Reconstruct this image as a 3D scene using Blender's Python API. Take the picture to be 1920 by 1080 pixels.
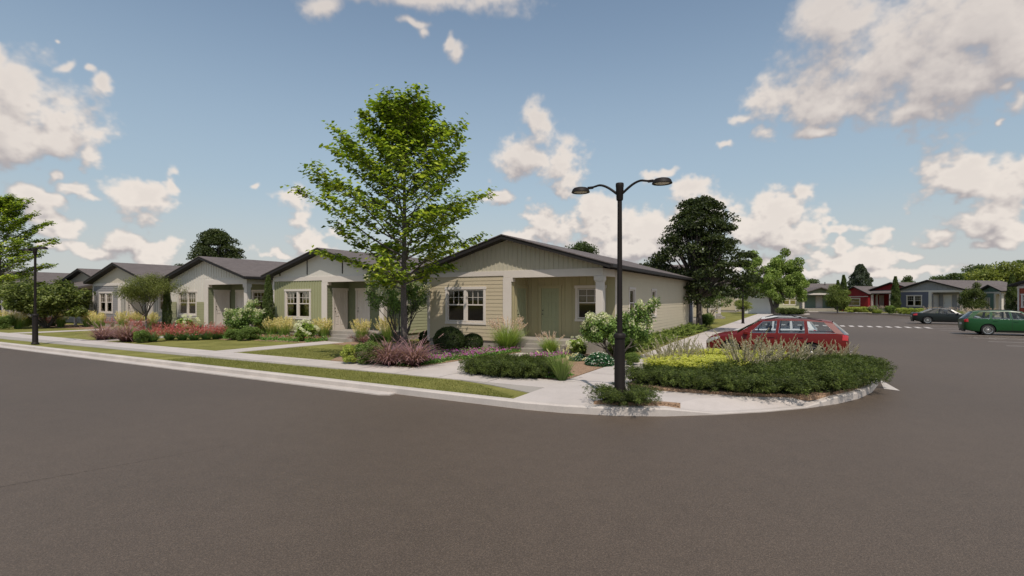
import bpy, bmesh, math, random
import numpy as np
from mathutils import Vector, Matrix
for o in list(bpy.data.objects): bpy.data.objects.remove(o, do_unlink=True)
S = bpy.context.scene; COL = S.collection
R = math.radians
random.seed(7); rng = np.random.default_rng(7)

# ------------------------------------------------------------------ camera
H = 2.2
cam = bpy.data.cameras.new('camera'); co = bpy.data.objects.new('camera', cam); COL.objects.link(co)
co.location = (0, 0, H); co.rotation_euler = (R(90), 0, 0)
cam.sensor_width = 36; cam.lens = 18.0; cam.shift_y = 20/1920; cam.clip_end = 3000; cam.clip_start = .05
S.camera = co
S.render.resolution_x, S.render.resolution_y = 1024, 576
S.view_settings.view_transform = 'Standard'; S.view_settings.look = 'None'
S.view_settings.exposure = -0.15; S.view_settings.gamma = 1

# ------------------------------------------------------------------ sun and sky
SUN_EL = R(58.0); SDX, SDY = .13, -.99                      # direction towards the sun, seen from above
sl = bpy.data.lights.new('sun', 'SUN'); sl.energy = 4.0; sl.angle = R(.5); sl.color = (1, .92, .82)
so = bpy.data.objects.new('sun', sl); COL.objects.link(so)
sv = Vector((SDX*math.cos(SUN_EL), SDY*math.cos(SUN_EL), math.sin(SUN_EL)))
so.rotation_euler = sv.to_track_quat('Z', 'Y').to_euler()
W_ = bpy.data.worlds.new('World'); S.world = W_; W_.use_nodes = True
nt = W_.node_tree; nt.nodes.clear()

def nd(t, ty, **k):
    n = t.nodes.new(ty)
    for a, b in k.items():
        if a == 'ins':
            for i, v in b.items():
                if hasattr(v, 'is_output'): t.links.new(v, n.inputs[i])
                else: n.inputs[i].default_value = v
        else: setattr(n, a, b)
    return n
def mth(t, op, a, b=None, c=None, clamp=False):
    n = t.nodes.new('ShaderNodeMath'); n.operation = op; n.use_clamp = clamp
    for i, v in enumerate((a, b, c)):
        if v is None: continue
        if hasattr(v, 'is_output'): t.links.new(v, n.inputs[i])
        else: n.inputs[i].default_value = v
    return n.outputs[0]

CLOUDS = [(40,165,100,75),(30,235,130,75),(130,255,75,50),(100,190,90,50),(205,165,26,20),(172,130,16,10),(125,118,18,14),(-60,240,150,90),(0,70,24,50),(190,305,22,26),
 (110,335,18,22),(150,365,50,16),(255,375,66,34),(300,355,20,28),(70,382,44,34),(105,412,42,24),(225,440,42,26),(180,462,60,16),(290,470,46,24),(100,465,34,9),
 (560,372,36,22),(575,408,34,34),(595,455,44,30),(530,485,44,9),(486,354,9,8),
 (1008,235,22,34),(985,285,40,40),(1040,300,48,48),(1065,345,28,24),(920,362,34,18),(1020,410,36,26),(1000,440,60,22),
 (848,84,11,14),(862,104,15,16),(780,48,16,8),(790,62,9,8),(600,8,50,24),(760,-12,190,20),(930,8,50,22),(92,70,8,6),
 (1150,405,74,40),(1110,435,56,36),(1220,430,80,46),(1290,358,44,20),(1242,322,32,10),(1300,400,60,40),(1180,470,130,26),
 (1450,400,56,32),(1500,370,26,18),(1420,430,70,40),(1510,425,60,20),(1580,418,44,9),(1440,455,90,26),
 (1560,478,66,18),(1600,448,22,14),(1650,470,52,22),(1500,500,130,14),(1700,500,120,10),(1655,435,22,12),(1712,468,20,9),(1540,460,30,18),
 (1830,30,220,100),(1640,130,170,90),(1570,50,70,60),(1540,185,110,55),(1760,150,150,90),(1450,205,60,34),(1395,228,34,10),(1360,272,16,10),(1900,100,130,80),(1550,5,60,30),(1435,265,26,20),(1540,240,70,14),(1720,215,60,24),
 (1885,160,26,20),(1905,195,34,34),(1862,235,10,9),(1950,190,50,60),
 (1775,325,48,32),(1790,355,66,24),(1880,365,60,50),(1910,330,30,26),(1860,405,80,32),(1780,440,42,18),(1850,452,30,10),(1900,430,60,20)]
ae = []
for (cx, cy, rx, ry) in CLOUDS:
    q = (cx-960)/960; a = math.atan(q); c = math.cos(a)
    e = math.atan((560-cy)/960*c)
    ae.append((a, e, rx/960*c*c, ry/960*c))
# some more cloud away from the photographed part of the sky
rc = random.Random(5)
for i in range(16):
    ae.append((rc.uniform(1.1, 5.1), rc.uniform(.12, .9), rc.uniform(.08, .2), rc.uniform(.05, .1)))

# cloud cover worked out on a grid over the sky (azimuth, elevation): red = cover, green = how brightly lit
def cloud_map(NX=4096, NY=560):
    az = (np.arange(NX)+.5)/NX*2*math.pi-math.pi; el = (np.arange(NY)+.5)/NY*.86
    r = np.random.default_rng(11)
    def vn(f, ox=0):
        nx = max(4, int(round(2*math.pi*f))); ny = int(.86*f*1.25)+3; g = r.random((ny, nx)).astype(np.float32)
        x = (az+math.pi)/(2*math.pi)*nx; y = el*f*1.25; xi = np.floor(x).astype(int); yi = np.floor(y).astype(int)
        fx = (x-xi).astype(np.float32); fy = (y-yi).astype(np.float32); fx = fx*fx*(3-2*fx); fy = fy*fy*(3-2*fy)
        x1 = (xi+1) % nx; xi = xi % nx
        r0 = g[yi][:, xi]*(1-fx)+g[yi][:, x1]*fx; r1 = g[yi+1][:, xi]*(1-fx)+g[yi+1][:, x1]*fx
        return r0*(1-fy)[:, None]+r1*fy[:, None]
    def fbm(f, n, gain=.52, billow=False):
        o = 0; w = 0; a_ = 1
        for k in range(n):
            v = vn(f*2.03**k); o = o+a_*(np.abs(2*v-1) if billow else v); w += a_; a_ *= gain
        return o/w
    wx = (fbm(9, 5)-.5)*.07+(fbm(50, 4)-.5)*.022*np.clip(1.3-2.4*el[:, None], .2, 1); wy = (fbm(10, 5)-.5)*.055+(fbm(52, 4)-.5)*.018*np.clip(1.3-2.4*el[:, None], .2, 1)
    sh = np.full((NY, NX), -1.5, np.float32)
    for (a0, e0, rx, ry) in ae:
        X = (az[None, :]+wx-a0)/rx; Y = (el[:, None]+wy-e0)/ry
        q = 1-np.sqrt(X*X+Y*Y+1e-4); k = .22
        hh = np.clip(.5+.5*(q-sh)/k, 0, 1); sh = sh*(1-hh)+q*hh+k*hh*(1-hh)
    b1 = fbm(13, 6, .55, True); f1 = fbm(18, 6, .6)
    f2 = fbm(45, 5, .62)
    D = np.clip(sh*1.15, -1.5, .95)+.30+.9*np.clip(el[:, None]-.26, 0, .3)+(b1-.36)*(1.1-.7*el[:, None])+(f1-.5)*(1.6-1.3*el[:, None])+(f2-.5)*(1.6-1.7*el[:, None])
    sf = .52+1.45*el[:, None]
    c = np.clip((D-.02)/sf, 0, 1); c = c*c*(3-2*c)
    def up(dy, dx): return np.roll(np.roll(D, -dy, 0), -dx, 1)
    T = np.clip(D, -.3, 1.6)
    L = np.zeros_like(D)
    for d, w in ((6, .6), (14, .7), (30, .75), (60, .7)):
        L += w*(np.clip(D, -.2, 1.4)-np.clip(up(d, d//3), -.2, 1.4))
    lit = np.clip(.47+L*(.50-.42*el[:, None]), 0, 1)
    lit = lit*np.clip(1.12-.26*np.clip(T-.35, 0, 1), 0, 1)*np.clip(1.12-el[:, None]*.85, .5, 1.1)
    img = bpy.data.images.new('cloud_map', NX, NY, float_buffer=True); img.colorspace_settings.name = 'Non-Color'
    px = np.zeros((NY, NX, 4), np.float32); px[..., 0] = c; px[..., 1] = np.clip(lit, 0, 1); px[..., 3] = 1
    img.pixels.foreach_set(px.ravel()); img.update(); img.pack() if False else None
    return img
tc = nd(nt, 'ShaderNodeTexCoord')
sx = nd(nt, 'ShaderNodeSeparateXYZ', ins={0: tc.outputs['Generated']})
az = mth(nt, 'ARCTAN2', sx.outputs[0], sx.outputs[1])
el = mth(nt, 'ARCSINE', sx.outputs[2])
uv = nd(nt, 'ShaderNodeCombineXYZ', ins={0: mth(nt, 'MULTIPLY_ADD', az, 1/(2*math.pi), .5), 1: mth(nt, "MULTIPLY", el, 1/.86), 2: 0.0}).outputs[0]
im = nd(nt, 'ShaderNodeTexImage', image=cloud_map(), interpolation='Cubic', extension='EXTEND'); nt.links.new(uv, im.inputs[0])
ss = nd(nt, 'ShaderNodeSeparateColor', ins={0: im.outputs[0]})
dens = mth(nt, 'MULTIPLY', ss.outputs[0], mth(nt, 'MULTIPLY', mth(nt, 'GREATER_THAN', el, 0.0), mth(nt, 'LESS_THAN', el, .855))); lit = ss.outputs[1]
CK = 7.6
cc = nd(nt, 'ShaderNodeMix', data_type='RGBA', ins={0: lit, 6: (.54*CK, .50*CK, .51*CK, 1), 7: (1.06*CK, .97*CK, .89*CK, 1)}).outputs[2]
sky = nd(nt, 'ShaderNodeTexSky', sky_type='NISHITA', sun_disc=False, sun_elevation=SUN_EL, sun_rotation=math.atan2(SDX, SDY), air_density=1.0, dust_density=.6, ozone_density=1.2)
SK = nd(nt, 'ShaderNodeMix', data_type='RGBA', blend_type='MULTIPLY', ins={0: 1.0, 6: sky.outputs[0], 7: (1.66, 1.50, 1.26, 1)}).outputs[2]
hz = nd(nt, 'ShaderNodeMapRange', interpolation_type='SMOOTHSTEP', ins={0: el, 1: .06, 2: .56, 3: .72, 4: 0.0}).outputs[0]
SK = nd(nt, 'ShaderNodeMix', data_type='RGBA', ins={0: hz, 6: SK, 7: (.46*CK, .575*CK, .68*CK, 1)}).outputs[2]
hz2 = nd(nt, 'ShaderNodeMapRange', interpolation_type='SMOOTHSTEP', ins={0: el, 1: -.02, 2: .22, 3: .92, 4: 0.0}).outputs[0]
SK = nd(nt, 'ShaderNodeMix', data_type='RGBA', ins={0: hz2, 6: SK, 7: (.72*CK, .73*CK, .715*CK, 1)}).outputs[2]
mx = nd(nt, 'ShaderNodeMix', data_type='RGBA', ins={0: dens, 6: SK, 7: cc}).outputs[2]
bg = nd(nt, 'ShaderNodeBackground', ins={0: mx, 1: .115})
wo = nd(nt, 'ShaderNodeOutputWorld', ins={0: bg.outputs[0]})
W_.cycles.sampling_method = 'MANUAL'; W_.cycles.sample_map_resolution = 512

# ------------------------------------------------------------------ frames
A = R(29.6); UX, UY = math.cos(A), -math.sin(A); VX, VY = math.sin(A), math.cos(A)
O = (.36, 20.44); RZ = -A
G = .15                                                     # level of yards and pavements above the road
def W(t, s): return (O[0]+UX*t+VX*s, O[1]+UY*t+VY*s)
def TS(x, y): dx, dy = x-O[0], y-O[1]; return (dx*UX+dy*UY, dx*VX+dy*VY)
def at_y(px, py, z=G):
    Z = 960*(H-z)/(py-560); return ((px-960)/960*Z, Z)
def at_s(px, s):
    r = (px-960)/960
    t = (r*(O[1]+VY*s)-O[0]-VX*s)/(UX-r*UY)
    return W(t, s)

def tag(o, label=None, cat=None, group=None, kind=None):
    if label: o['label'] = label
    if cat: o['category'] = cat
    if group: o['group'] = group
    if kind: o['kind'] = kind
    return o
def empty(name, loc, rz=0, label=None, cat=None, group=None, sc=1):
    o = bpy.data.objects.new(name, None); COL.objects.link(o); o.empty_display_size = .3
    o.location = (loc[0], loc[1], loc[2] if len(loc) > 2 else G); o.rotation_euler = (0, 0, rz); o.scale = (sc, sc, sc)
    return tag(o, label, cat, group)
def kids(o): return [c for c in bpy.data.objects if c.parent == o]
def copy_tree(o, parent=None):
    c = o.copy(); COL.objects.link(c); c.parent = parent
    for ch in kids(o): copy_tree(ch, c)
    return c

# ------------------------------------------------------------------ materials
MATS = {}
def mat(name, col, rough=.75, var=.08, scale=6, bump=0, bscale=60, metal=0, coat=0, spec=.35):
    if name in MATS: return MATS[name]
    m = bpy.data.materials.new(name); m.use_nodes = True; t = m.node_tree; p = t.nodes['Principled BSDF']
    p.inputs['Roughness'].default_value = rough; p.inputs['Metallic'].default_value = metal
    p.inputs['Specular IOR Level'].default_value = spec
    p.inputs['Coat Weight'].default_value = coat; p.inputs['Coat Roughness'].default_value = .06
    c = nd(t, 'ShaderNodeTexCoord')
    n = nd(t, 'ShaderNodeTexNoise', ins={'Vector': c.outputs['Object'], 'Scale': scale, 'Detail': 6.0, 'Roughness': .65})
    lo = tuple(max(0, x*(1-var)) for x in col)+(1,); hi = tuple(min(1, x*(1+var)) for x in col)+(1,)
    mxn = nd(t, 'ShaderNodeMix', data_type='RGBA', ins={0: nd(t, 'ShaderNodeMapRange', ins={0: n.outputs[0], 1: .3, 2: .7}).outputs[0], 6: lo, 7: hi})
    t.links.new(mxn.outputs[2], p.inputs['Base Color'])
    if bump:
        n2 = nd(t, 'ShaderNodeTexNoise', ins={'Vector': c.outputs['Object'], 'Scale': bscale, 'Detail': 4.0})
        b = nd(t, 'ShaderNodeBump', ins={'Strength': bump, 'Distance': .02, 'Height': n2.outputs[0]})
        t.links.new(b.outputs[0], p.inputs['Normal'])
    MATS[name] = m; return m

def mat_asphalt():
    m = bpy.data.materials.new('asphalt'); m.use_nodes = True; t = m.node_tree; p = t.nodes['Principled BSDF']
    c = nd(t, 'ShaderNodeTexCoord').outputs['Object']
    big = nd(t, 'ShaderNodeTexNoise', ins={'Vector': c, 'Scale': .12, 'Detail': 5.0, 'Roughness': .6}).outputs[0]
    mid = nd(t, 'ShaderNodeTexNoise', ins={'Vector': c, 'Scale': 3.0, 'Detail': 6.0, 'Roughness': .7}).outputs[0]
    fine = nd(t, 'ShaderNodeTexNoise', ins={'Vector': c, 'Scale': 55.0, 'Detail': 5.0, 'Roughness': .85}).outputs[0]
    vo = nd(t, 'ShaderNodeTexVoronoi', ins={'Vector': c, 'Scale': 115.0}); vor = vo.outputs['Distance']; vc = nd(t, 'ShaderNodeSeparateColor', ins={0: vo.outputs['Color']}).outputs[0]
    f = mth(t, 'ADD', mth(t, 'MULTIPLY', big, .22), mth(t, 'ADD', mth(t, 'MULTIPLY', mid, .12), mth(t, 'MULTIPLY_ADD', mth(t, 'POWER', vc, 3.0), .22, mth(t, 'MULTIPLY', fine, .74))))
    r = nd(t, 'ShaderNodeMapRange', ins={0: f, 1: .38, 2: .86})
    mx_ = nd(t, 'ShaderNodeMix', data_type='RGBA', ins={0: r.outputs[0], 6: (.037, .027, .019, 1), 7: (.160, .119, .087, 1)})
    t.links.new(mx_.outputs[2], p.inputs['Base Color'])
    p.inputs['Roughness'].default_value = .6; p.inputs['Specular IOR Level'].default_value = .46
    b = nd(t, 'ShaderNodeBump', ins={'Strength': .4, 'Distance': .006, 'Height': mth(t, 'ADD', vor, mth(t, 'MULTIPLY', fine, .6))})
    t.links.new(b.outputs[0], p.inputs['Normal']); return m
def mat_concrete(name, c0, c1):
    m = bpy.data.materials.new(name); m.use_nodes = True; t = m.node_tree; p = t.nodes['Principled BSDF']
    c = nd(t, 'ShaderNodeTexCoord').outputs['Object']
    a = nd(t, 'ShaderNodeTexNoise', ins={'Vector': c, 'Scale': .9, 'Detail': 7.0, 'Roughness': .7}).outputs[0]
    b_ = nd(t, 'ShaderNodeTexNoise', ins={'Vector': c, 'Scale': 45.0, 'Detail': 4.0}).outputs[0]
    r = nd(t, 'ShaderNodeMapRange', ins={0: mth(t, 'ADD', mth(t, 'MULTIPLY', a, .7), mth(t, 'MULTIPLY', b_, .3)), 1: .35, 2: .65})
    mx_ = nd(t, 'ShaderNodeMix', data_type='RGBA', ins={0: r.outputs[0], 6: c0+(1,), 7: c1+(1,)})
    t.links.new(mx_.outputs[2], p.inputs['Base Color']); p.inputs['Roughness'].default_value = .85
    bb = nd(t, 'ShaderNodeBump', ins={'Strength': .25, 'Distance': .004, 'Height': b_}); t.links.new(bb.outputs[0], p.inputs['Normal'])
    return m
def mat_lawn():
    m = bpy.data.materials.new('lawn_grass'); m.use_nodes = True; t = m.node_tree; p = t.nodes['Principled BSDF']
    c = nd(t, 'ShaderNodeTexCoord').outputs['Object']
    a = nd(t, 'ShaderNodeTexNoise', ins={'Vector': c, 'Scale': .8, 'Detail': 4.0, 'Roughness': .6}).outputs[0]
    b_ = nd(t, 'ShaderNodeTexNoise', ins={'Vector': c, 'Scale': 34.0, 'Detail': 6.0, 'Roughness': .85}).outputs[0]
    r = nd(t, 'ShaderNodeMapRange', ins={0: mth(t, 'ADD', mth(t, 'MULTIPLY', a, .45), mth(t, 'MULTIPLY', b_, .55)), 1: .33, 2: .68})
    mx_ = nd(t, 'ShaderNodeMix', data_type='RGBA', ins={0: r.outputs[0], 6: (.085, .092, .022, 1), 7: (.29, .27, .085, 1)})
    t.links.new(mx_.outputs[2], p.inputs['Base Color']); p.inputs['Roughness'].default_value = 1; p.inputs['Specular IOR Level'].default_value = .1
    bb = nd(t, 'ShaderNodeBump', ins={'Strength': .6, 'Distance': .02, 'Height': b_}); t.links.new(bb.outputs[0], p.inputs['Normal'])
    return m
def mat_mulch():
    m = bpy.data.materials.new('mulch'); m.use_nodes = True; t = m.node_tree; p = t.nodes['Principled BSDF']
    c = nd(t, 'ShaderNodeTexCoord').outputs['Object']
    v = nd(t, 'ShaderNodeTexVoronoi', ins={'Vector': c, 'Scale': 26.0, 'Randomness': 1.0})
    a = nd(t, 'ShaderNodeTexNoise', ins={'Vector': c, 'Scale': 14.0, 'Detail': 5.0}).outputs[0]
    r = nd(t, 'ShaderNodeMix', data_type='RGBA', ins={0: mth(t, 'MULTIPLY_ADD', a, .5, mth(t, 'MULTIPLY', v.outputs['Distance'], .9)), 6: (.12, .068, .04, 1), 7: (.38, .25, .16, 1)})
    t.links.new(r.outputs[2], p.inputs['Base Color']); p.inputs['Roughness'].default_value = 1
    bb = nd(t, 'ShaderNodeBump', ins={'Strength': .9, 'Distance': .03, 'Height': v.outputs['Distance']}); t.links.new(bb.outputs[0], p.inputs['Normal'])
    return m
def mat_roof():
    m = bpy.data.materials.new('roof_shingle'); m.use_nodes = True; t = m.node_tree; p = t.nodes['Principled BSDF']
    c = nd(t, 'ShaderNodeTexCoord').outputs['Object']
    s_ = nd(t, 'ShaderNodeSeparateXYZ', ins={0: c})
    cv = nd(t, 'ShaderNodeCombineXYZ', ins={0: s_.outputs[1], 1: s_.outputs[0], 2: 0.0}).outputs[0]
    br = nd(t, 'ShaderNodeTexBrick', ins={'Vector': cv, 'Color1': (.105, .086, .080, 1), 'Color2': (.135, .112, .105, 1), 'Mortar': (.085, .07, .066, 1), 'Scale': 1.0, 'Mortar Size': .006, 'Brick Width': .33, 'Row Height': .145})
    a = nd(t, 'ShaderNodeTexNoise', ins={'Vector': c, 'Scale': 1.2, 'Detail': 6.0}).outputs[0]
    mx_ = nd(t, 'ShaderNodeMix', data_type='RGBA', blend_type='MULTIPLY', ins={0: 1.0, 6: br.outputs[0], 7: nd(t, 'ShaderNodeMix', data_type='RGBA', ins={0: a, 6: (.85, .85, .85, 1), 7: (1.15, 1.15, 1.15, 1)}).outputs[2]})
    t.links.new(mx_.outputs[2], p.inputs['Base Color']); p.inputs['Roughness'].default_value = .9
    bb = nd(t, 'ShaderNodeBump', ins={'Strength': .3, 'Distance': .01, 'Height': br.outputs['Fac']}); bb.invert = True; t.links.new(bb.outputs[0], p.inputs['Normal'])
    return m
def mat_glass(name, tint, gl=.06):
    m = bpy.data.materials.new(name); m.use_nodes = True; t = m.node_tree; t.nodes.clear()
    o = nd(t, 'ShaderNodeOutputMaterial'); tr = nd(t, 'ShaderNodeBsdfTransparent', ins={0: tint+(1,)})
    g = nd(t, 'ShaderNodeBsdfGlossy', ins={0: (1, 1, 1, 1), 1: .02})
    f = nd(t, 'ShaderNodeFresnel', ins={0: 1.5})
    mx_ = nd(t, 'ShaderNodeMixShader', ins={0: mth(t, 'MULTIPLY', f.outputs[0], gl/.04, clamp=True), 1: tr.outputs[0], 2: g.outputs[0]})
    t.links.new(mx_.outputs[0], o.inputs[0]); return m
def mat_foliage(name='foliage', tr=.35, rough=.55):
    m = bpy.data.materials.new(name); m.use_nodes = True; t = m.node_tree; p = t.nodes['Principled BSDF']
    at = nd(t, 'ShaderNodeAttribute', attribute_name='Col').outputs['Color']
    t.links.new(at, p.inputs['Base Color']); p.inputs['Roughness'].default_value = rough; p.inputs['Specular IOR Level'].default_value = .3
    b2 = nd(t, 'ShaderNodeMix', data_type='RGBA', blend_type='MULTIPLY', ins={0: 1.0, 6: at, 7: (1.25, 1.35, .6, 1)})
    tl = nd(t, 'ShaderNodeBsdfTranslucent', ins={0: b2.outputs[2]})
    mx_ = nd(t, 'ShaderNodeMixShader', ins={0: tr, 1: p.outputs[0], 2: tl.outputs[0]})
    t.links.new(mx_.outputs[0], t.nodes['Material Output'].inputs[0]); return m

M_ASPH = mat_asphalt(); M_CONC = mat_concrete('pavement_concrete', (.42, .375, .345), (.53, .475, .44)); M_KERB = mat_concrete('kerb_concrete', (.40, .36, .33), (.54, .485, .44))
M_CONC2 = mat_concrete('grey_concrete', (.27, .245, .215), (.37, .335, .30)); M_LAWN = mat_lawn(); M_MULCH = mat_mulch(); M_ROOF = mat_roof()
M_GLASS = mat_glass('window_glass', (.80, .76, .66), .026); M_CGLASS = mat_glass('car_glass', (.82, .85, .85), .045)
M_FOL = mat_foliage(); M_BARK = mat('bark', (.105, .088, .078), .95, .35, 14, .8, 40); M_PAINT = mat('road_paint', (.50, .46, .43), .8, .12, 20)
M_TRIM = mat('trim_white', (.60, .54, .485), .6, .03, 3); M_DARK = mat('fascia_dark', (.018, .015, .014), .6, .1); M_STEP = mat_concrete('step_concrete', (.25, .225, .195), (.36, .32, .28))
M_POLE = mat('lamp_bronze', (.012, .0085, .007), .6, .15, 8, 0, 60, 0, 0, .25); M_LENS = mat('lamp_lens', (.55, .50, .42), .3)

# ------------------------------------------------------------------ mesh helpers
class MB:
    def __init__(s): s.v = []; s.f = []; s.m = []
    def add(s, vs, fs, mi=0):
        b = len(s.v); s.v += [tuple(v) for v in vs]; s.f += [tuple(b+i for i in f) for f in fs]; s.m += [mi]*len(fs)
    def box(s, x0, x1, y0, y1, z0, z1, mi=0):
        s.add([(x0,y0,z0),(x1,y0,z0),(x1,y1,z0),(x0,y1,z0),(x0,y0,z1),(x1,y0,z1),(x1,y1,z1),(x0,y1,z1)],
              [(0,3,2,1),(4,5,6,7),(0,1,5,4),(1,2,6,5),(2,3,7,6),(3,0,4,7)], mi)
    def tube(s, pts, rad, n=10, mi=0, caps=True):
        pts = [Vector(p) for p in pts]; k = len(pts); vs = []; up = None
        for i, p in enumerate(pts):
            d = (pts[min(i+1, k-1)]-pts[max(i-1, 0)]).normalized()
            if up is None: up = d.orthogonal().normalized()
            up = (up-d*up.dot(d)).normalized(); w = d.cross(up); r = rad[i] if hasattr(rad, '__len__') else rad
            for j in range(n):
                a = 2*math.pi*j/n; vs.append(p+(up*math.cos(a)+w*math.sin(a))*r)
        fs = [(i*n+j, i*n+(j+1) % n, (i+1)*n+(j+1) % n, (i+1)*n+j) for i in range(k-1) for j in range(n)]
        if caps: fs += [tuple(range(n))[::-1], tuple((k-1)*n+j for j in range(n))]
        s.add(vs, fs, mi)
    def lathe(s, prof, n=24, c=(0, 0), mi=0, sx=1, sy=1):
        vs = [(c[0]+r*sx*math.cos(2*math.pi*j/n), c[1]+r*sy*math.sin(2*math.pi*j/n), z) for r, z in prof for j in range(n)]
        k = len(prof); fs = [(i*n+j, i*n+(j+1) % n, (i+1)*n+(j+1) % n, (i+1)*n+j) for i in range(k-1) for j in range(n)]
        s.add(vs, fs, mi)
    def prism(s, poly, z0, z1, mi=0, bottom=False):
        n = len(poly); vs = [(x, y, z0) for x, y in poly]+[(x, y, z1) for x, y in poly]
        fs = [(i, (i+1) % n, n+(i+1) % n, n+i) for i in range(n)]+[tuple(n+i for i in range(n))]
        if bottom: fs.append(tuple(range(n))[::-1])
        s.add(vs, fs, mi)
    def build(s, name, mats, parent=None, smooth=False, bevel=0, ang=35):
        me = bpy.data.meshes.new(name); me.from_pydata(s.v, [], s.f)
        for m in (mats if isinstance(mats, (list, tuple)) else [mats]): me.materials.append(m)
        me.polygons.foreach_set('material_index', s.m)
        o = bpy.data.objects.new(name, me); COL.objects.link(o); o.parent = parent
        if smooth:
            me.polygons.foreach_set('use_smooth', [True]*len(me.polygons))
            bm = bmesh.new(); bm.from_mesh(me)
            for e in bm.edges:
                if len(e.link_faces) == 2 and e.calc_face_angle(0) > R(ang): e.smooth = False
            bm.to_mesh(me); bm.free()
        if bevel:
            md = o.modifiers.new('bevel', 'BEVEL'); md.width = bevel; md.segments = 2; md.limit_method = 'ANGLE'; md.angle_limit = R(40)
        return o

def sheet(name, polys, z, m, down=None):
    mb = MB()
    for k_, p in enumerate(polys):
        w = [W(*q) for q in p]; z += .0006 if k_ else 0
        ar = sum(w[i][0]*w[(i+1) % len(w)][1]-w[(i+1) % len(w)][0]*w[i][1] for i in range(len(w)))
        if ar < 0: w = w[::-1]
        if down is None: mb.add([(x, y, z) for x, y in w], [tuple(range(len(w)))])
        else: mb.prism(w, down, z)
    o = mb.build(name, m); tag(o, kind='structure'); return o

# ------------------------------------------------------------------ ground and street
mb = MB(); mb.add([(-1500, -300, -.06), (1500, -300, -.06), (1500, 2200, -.06), (-1500, 2200, -.06)], [(0, 1, 2, 3)]); tag(mb.build('ground', M_LAWN), kind='structure')
sheet('road', [[(-170, -70), (170, -70), (170, 100), (-170, 100)]], 0, M_ASPH)
ARC = [(5.0, -9.0), (5.8, -8.9), (6.7, -8.64), (7.55, -8.22), (8.35, -7.62), (9.15, -6.9), (9.85, -6.1), (10.4, -5.3), (10.85, -4.4), (11.2, -3.3), (11.45, -2.0), (11.55, -.6), (11.4, .7), (10.9, 1.5), (10.1, 1.95), (9, 2.0), (7.2, 2.0), (6.75, 2.1), (6.45, 2.35), (6.35, 2.8)]
KL = [(-170, -9.0)]+ARC+[(6.35, 30), (6.35, 59.6), (6.6, 60.6), (7.6, 61.3), (10.0, 62.4), (10.6, 63.2), (10.3, 64.2), (9.4, 66), (9.0, 75), (10.0, 79.5), (12, 79.6), (13.8, 77.6), (17.6, 73.1), (22.2, 67.2), (28, 59.5), (36, 48.5), (52, 27), (90, -26)]
def offset(pl, d):
    out = []
    for i, p in enumerate(pl):
        a = Vector(pl[max(i-1, 0)]); b = Vector(pl[min(i+1, len(pl)-1)]); t = (b-a).normalized(); out.append((p[0]-t.y*d, p[1]+t.x*d))
    return out
def kerb_h(t, s): return .03 if (t > 8.2 and t < 9.9 and s < -5) else .155
Kin = offset(KL, .17); Kmid = offset(KL, .03)
mb = MB(); n = len(KL)
for i in range(n-1):
    rows = []
    for k in (i, i+1):
        h = kerb_h(*KL[k]); rows.append([W(*KL[k])+(-.02,), W(*KL[k])+(max(h-.03, .02),), W(*Kmid[k])+(h,), W(*Kin[k])+(h,), W(*Kin[k])+(-.02,)])
    for j in range(4): mb.add([rows[0][j], rows[1][j], rows[1][j+1], rows[0][j+1]], [(0, 1, 2, 3)])
tag(mb.build('kerb', M_KERB, smooth=True, ang=50), kind='structure')
# gutter pan that ends short of the corner
mb = MB(); mb.prism([W(*q) for q in [(-170, -9.32), (1.35, -9.32), (1.62, -9.2), (1.62, -9.003), (-170, -9.003)]], 0, .028); tag(mb.build('gutter', M_KERB), kind='structure')
# raised blocks (lawn everywhere, other surfaces laid on it)
i_end = next(i for i, p in enumerate(KL) if p == (9.0, 75))
blk = Kin[0:5]+[(7.9, -6.95), (8.8, -6.2), (9.6, -5.85)]+Kin[8:i_end+1]+[(8.5, 95), (-20, 170), (-170, 170)]
mb = MB(); w = [W(*q) for q in blk]; mb.prism(w, -.04, .125); tag(mb.build('lawn', M_LAWN), kind='structure')
blk2 = Kin[i_end:]+[(170, 0), (170, 170), (-18, 170), (8.6, 95)]
mb = MB(); mb.prism([W(*q) for q in blk2], -.045, .12); tag(mb.build('lawn', M_LAWN), kind='structure')

# pavements
sheet('sidewalk', [[(-170, -7.25), (4.6, -7.3), (4.6, -6.2), (-170, -6.15)]], .15, M_CONC, .1)
ramp = [(Kin[4], .15), (Kin[5], .029), (Kin[6], .029), (Kin[7], .029), (Kin[8], .15), ((9.6, -5.85), .15), ((8.8, -6.2), .15), ((7.9, -6.95), .15)]
mb = MB(); mb.add([W(*q)+(z,) for q, z in ramp], [(0, 1, 7), (1, 2, 7), (2, 6, 7), (2, 3, 6), (3, 5, 6), (3, 4, 5)]); tag(mb.build('sidewalk_ramp', M_CONC), kind='structure')
land = [(4.603, -7.9), (4.62, -8.83)]+[Kin[2], Kin[3], Kin[4], (7.9, -6.95), (8.8, -6.2), (8.2, -6.15), (6.2, -6.1), (6.18, 2.3), (6.18, 59.5), (4.5, 59.5), (4.5, 6.5), (4.7, -.6), (4.603, -3.6), (4.603, -6.2)]
sheet('sidewalk', [land], .1505, M_CONC, .1)
sheet('sidewalk_edge', [[(-170, -8.0), (-24, -8.0), (-14, -7.75), (-7, -7.6), (-2, -7.4), (.5, -7.3), (-170, -7.25)], [(2.2, -7.303), (4.597, -7.303), (4.597, -8.0), (4.3, -7.9), (3.3, -7.55)]], .143, M_CONC2, .1)  # darker grey concrete band and end wedge between sidewalk and verge
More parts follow.
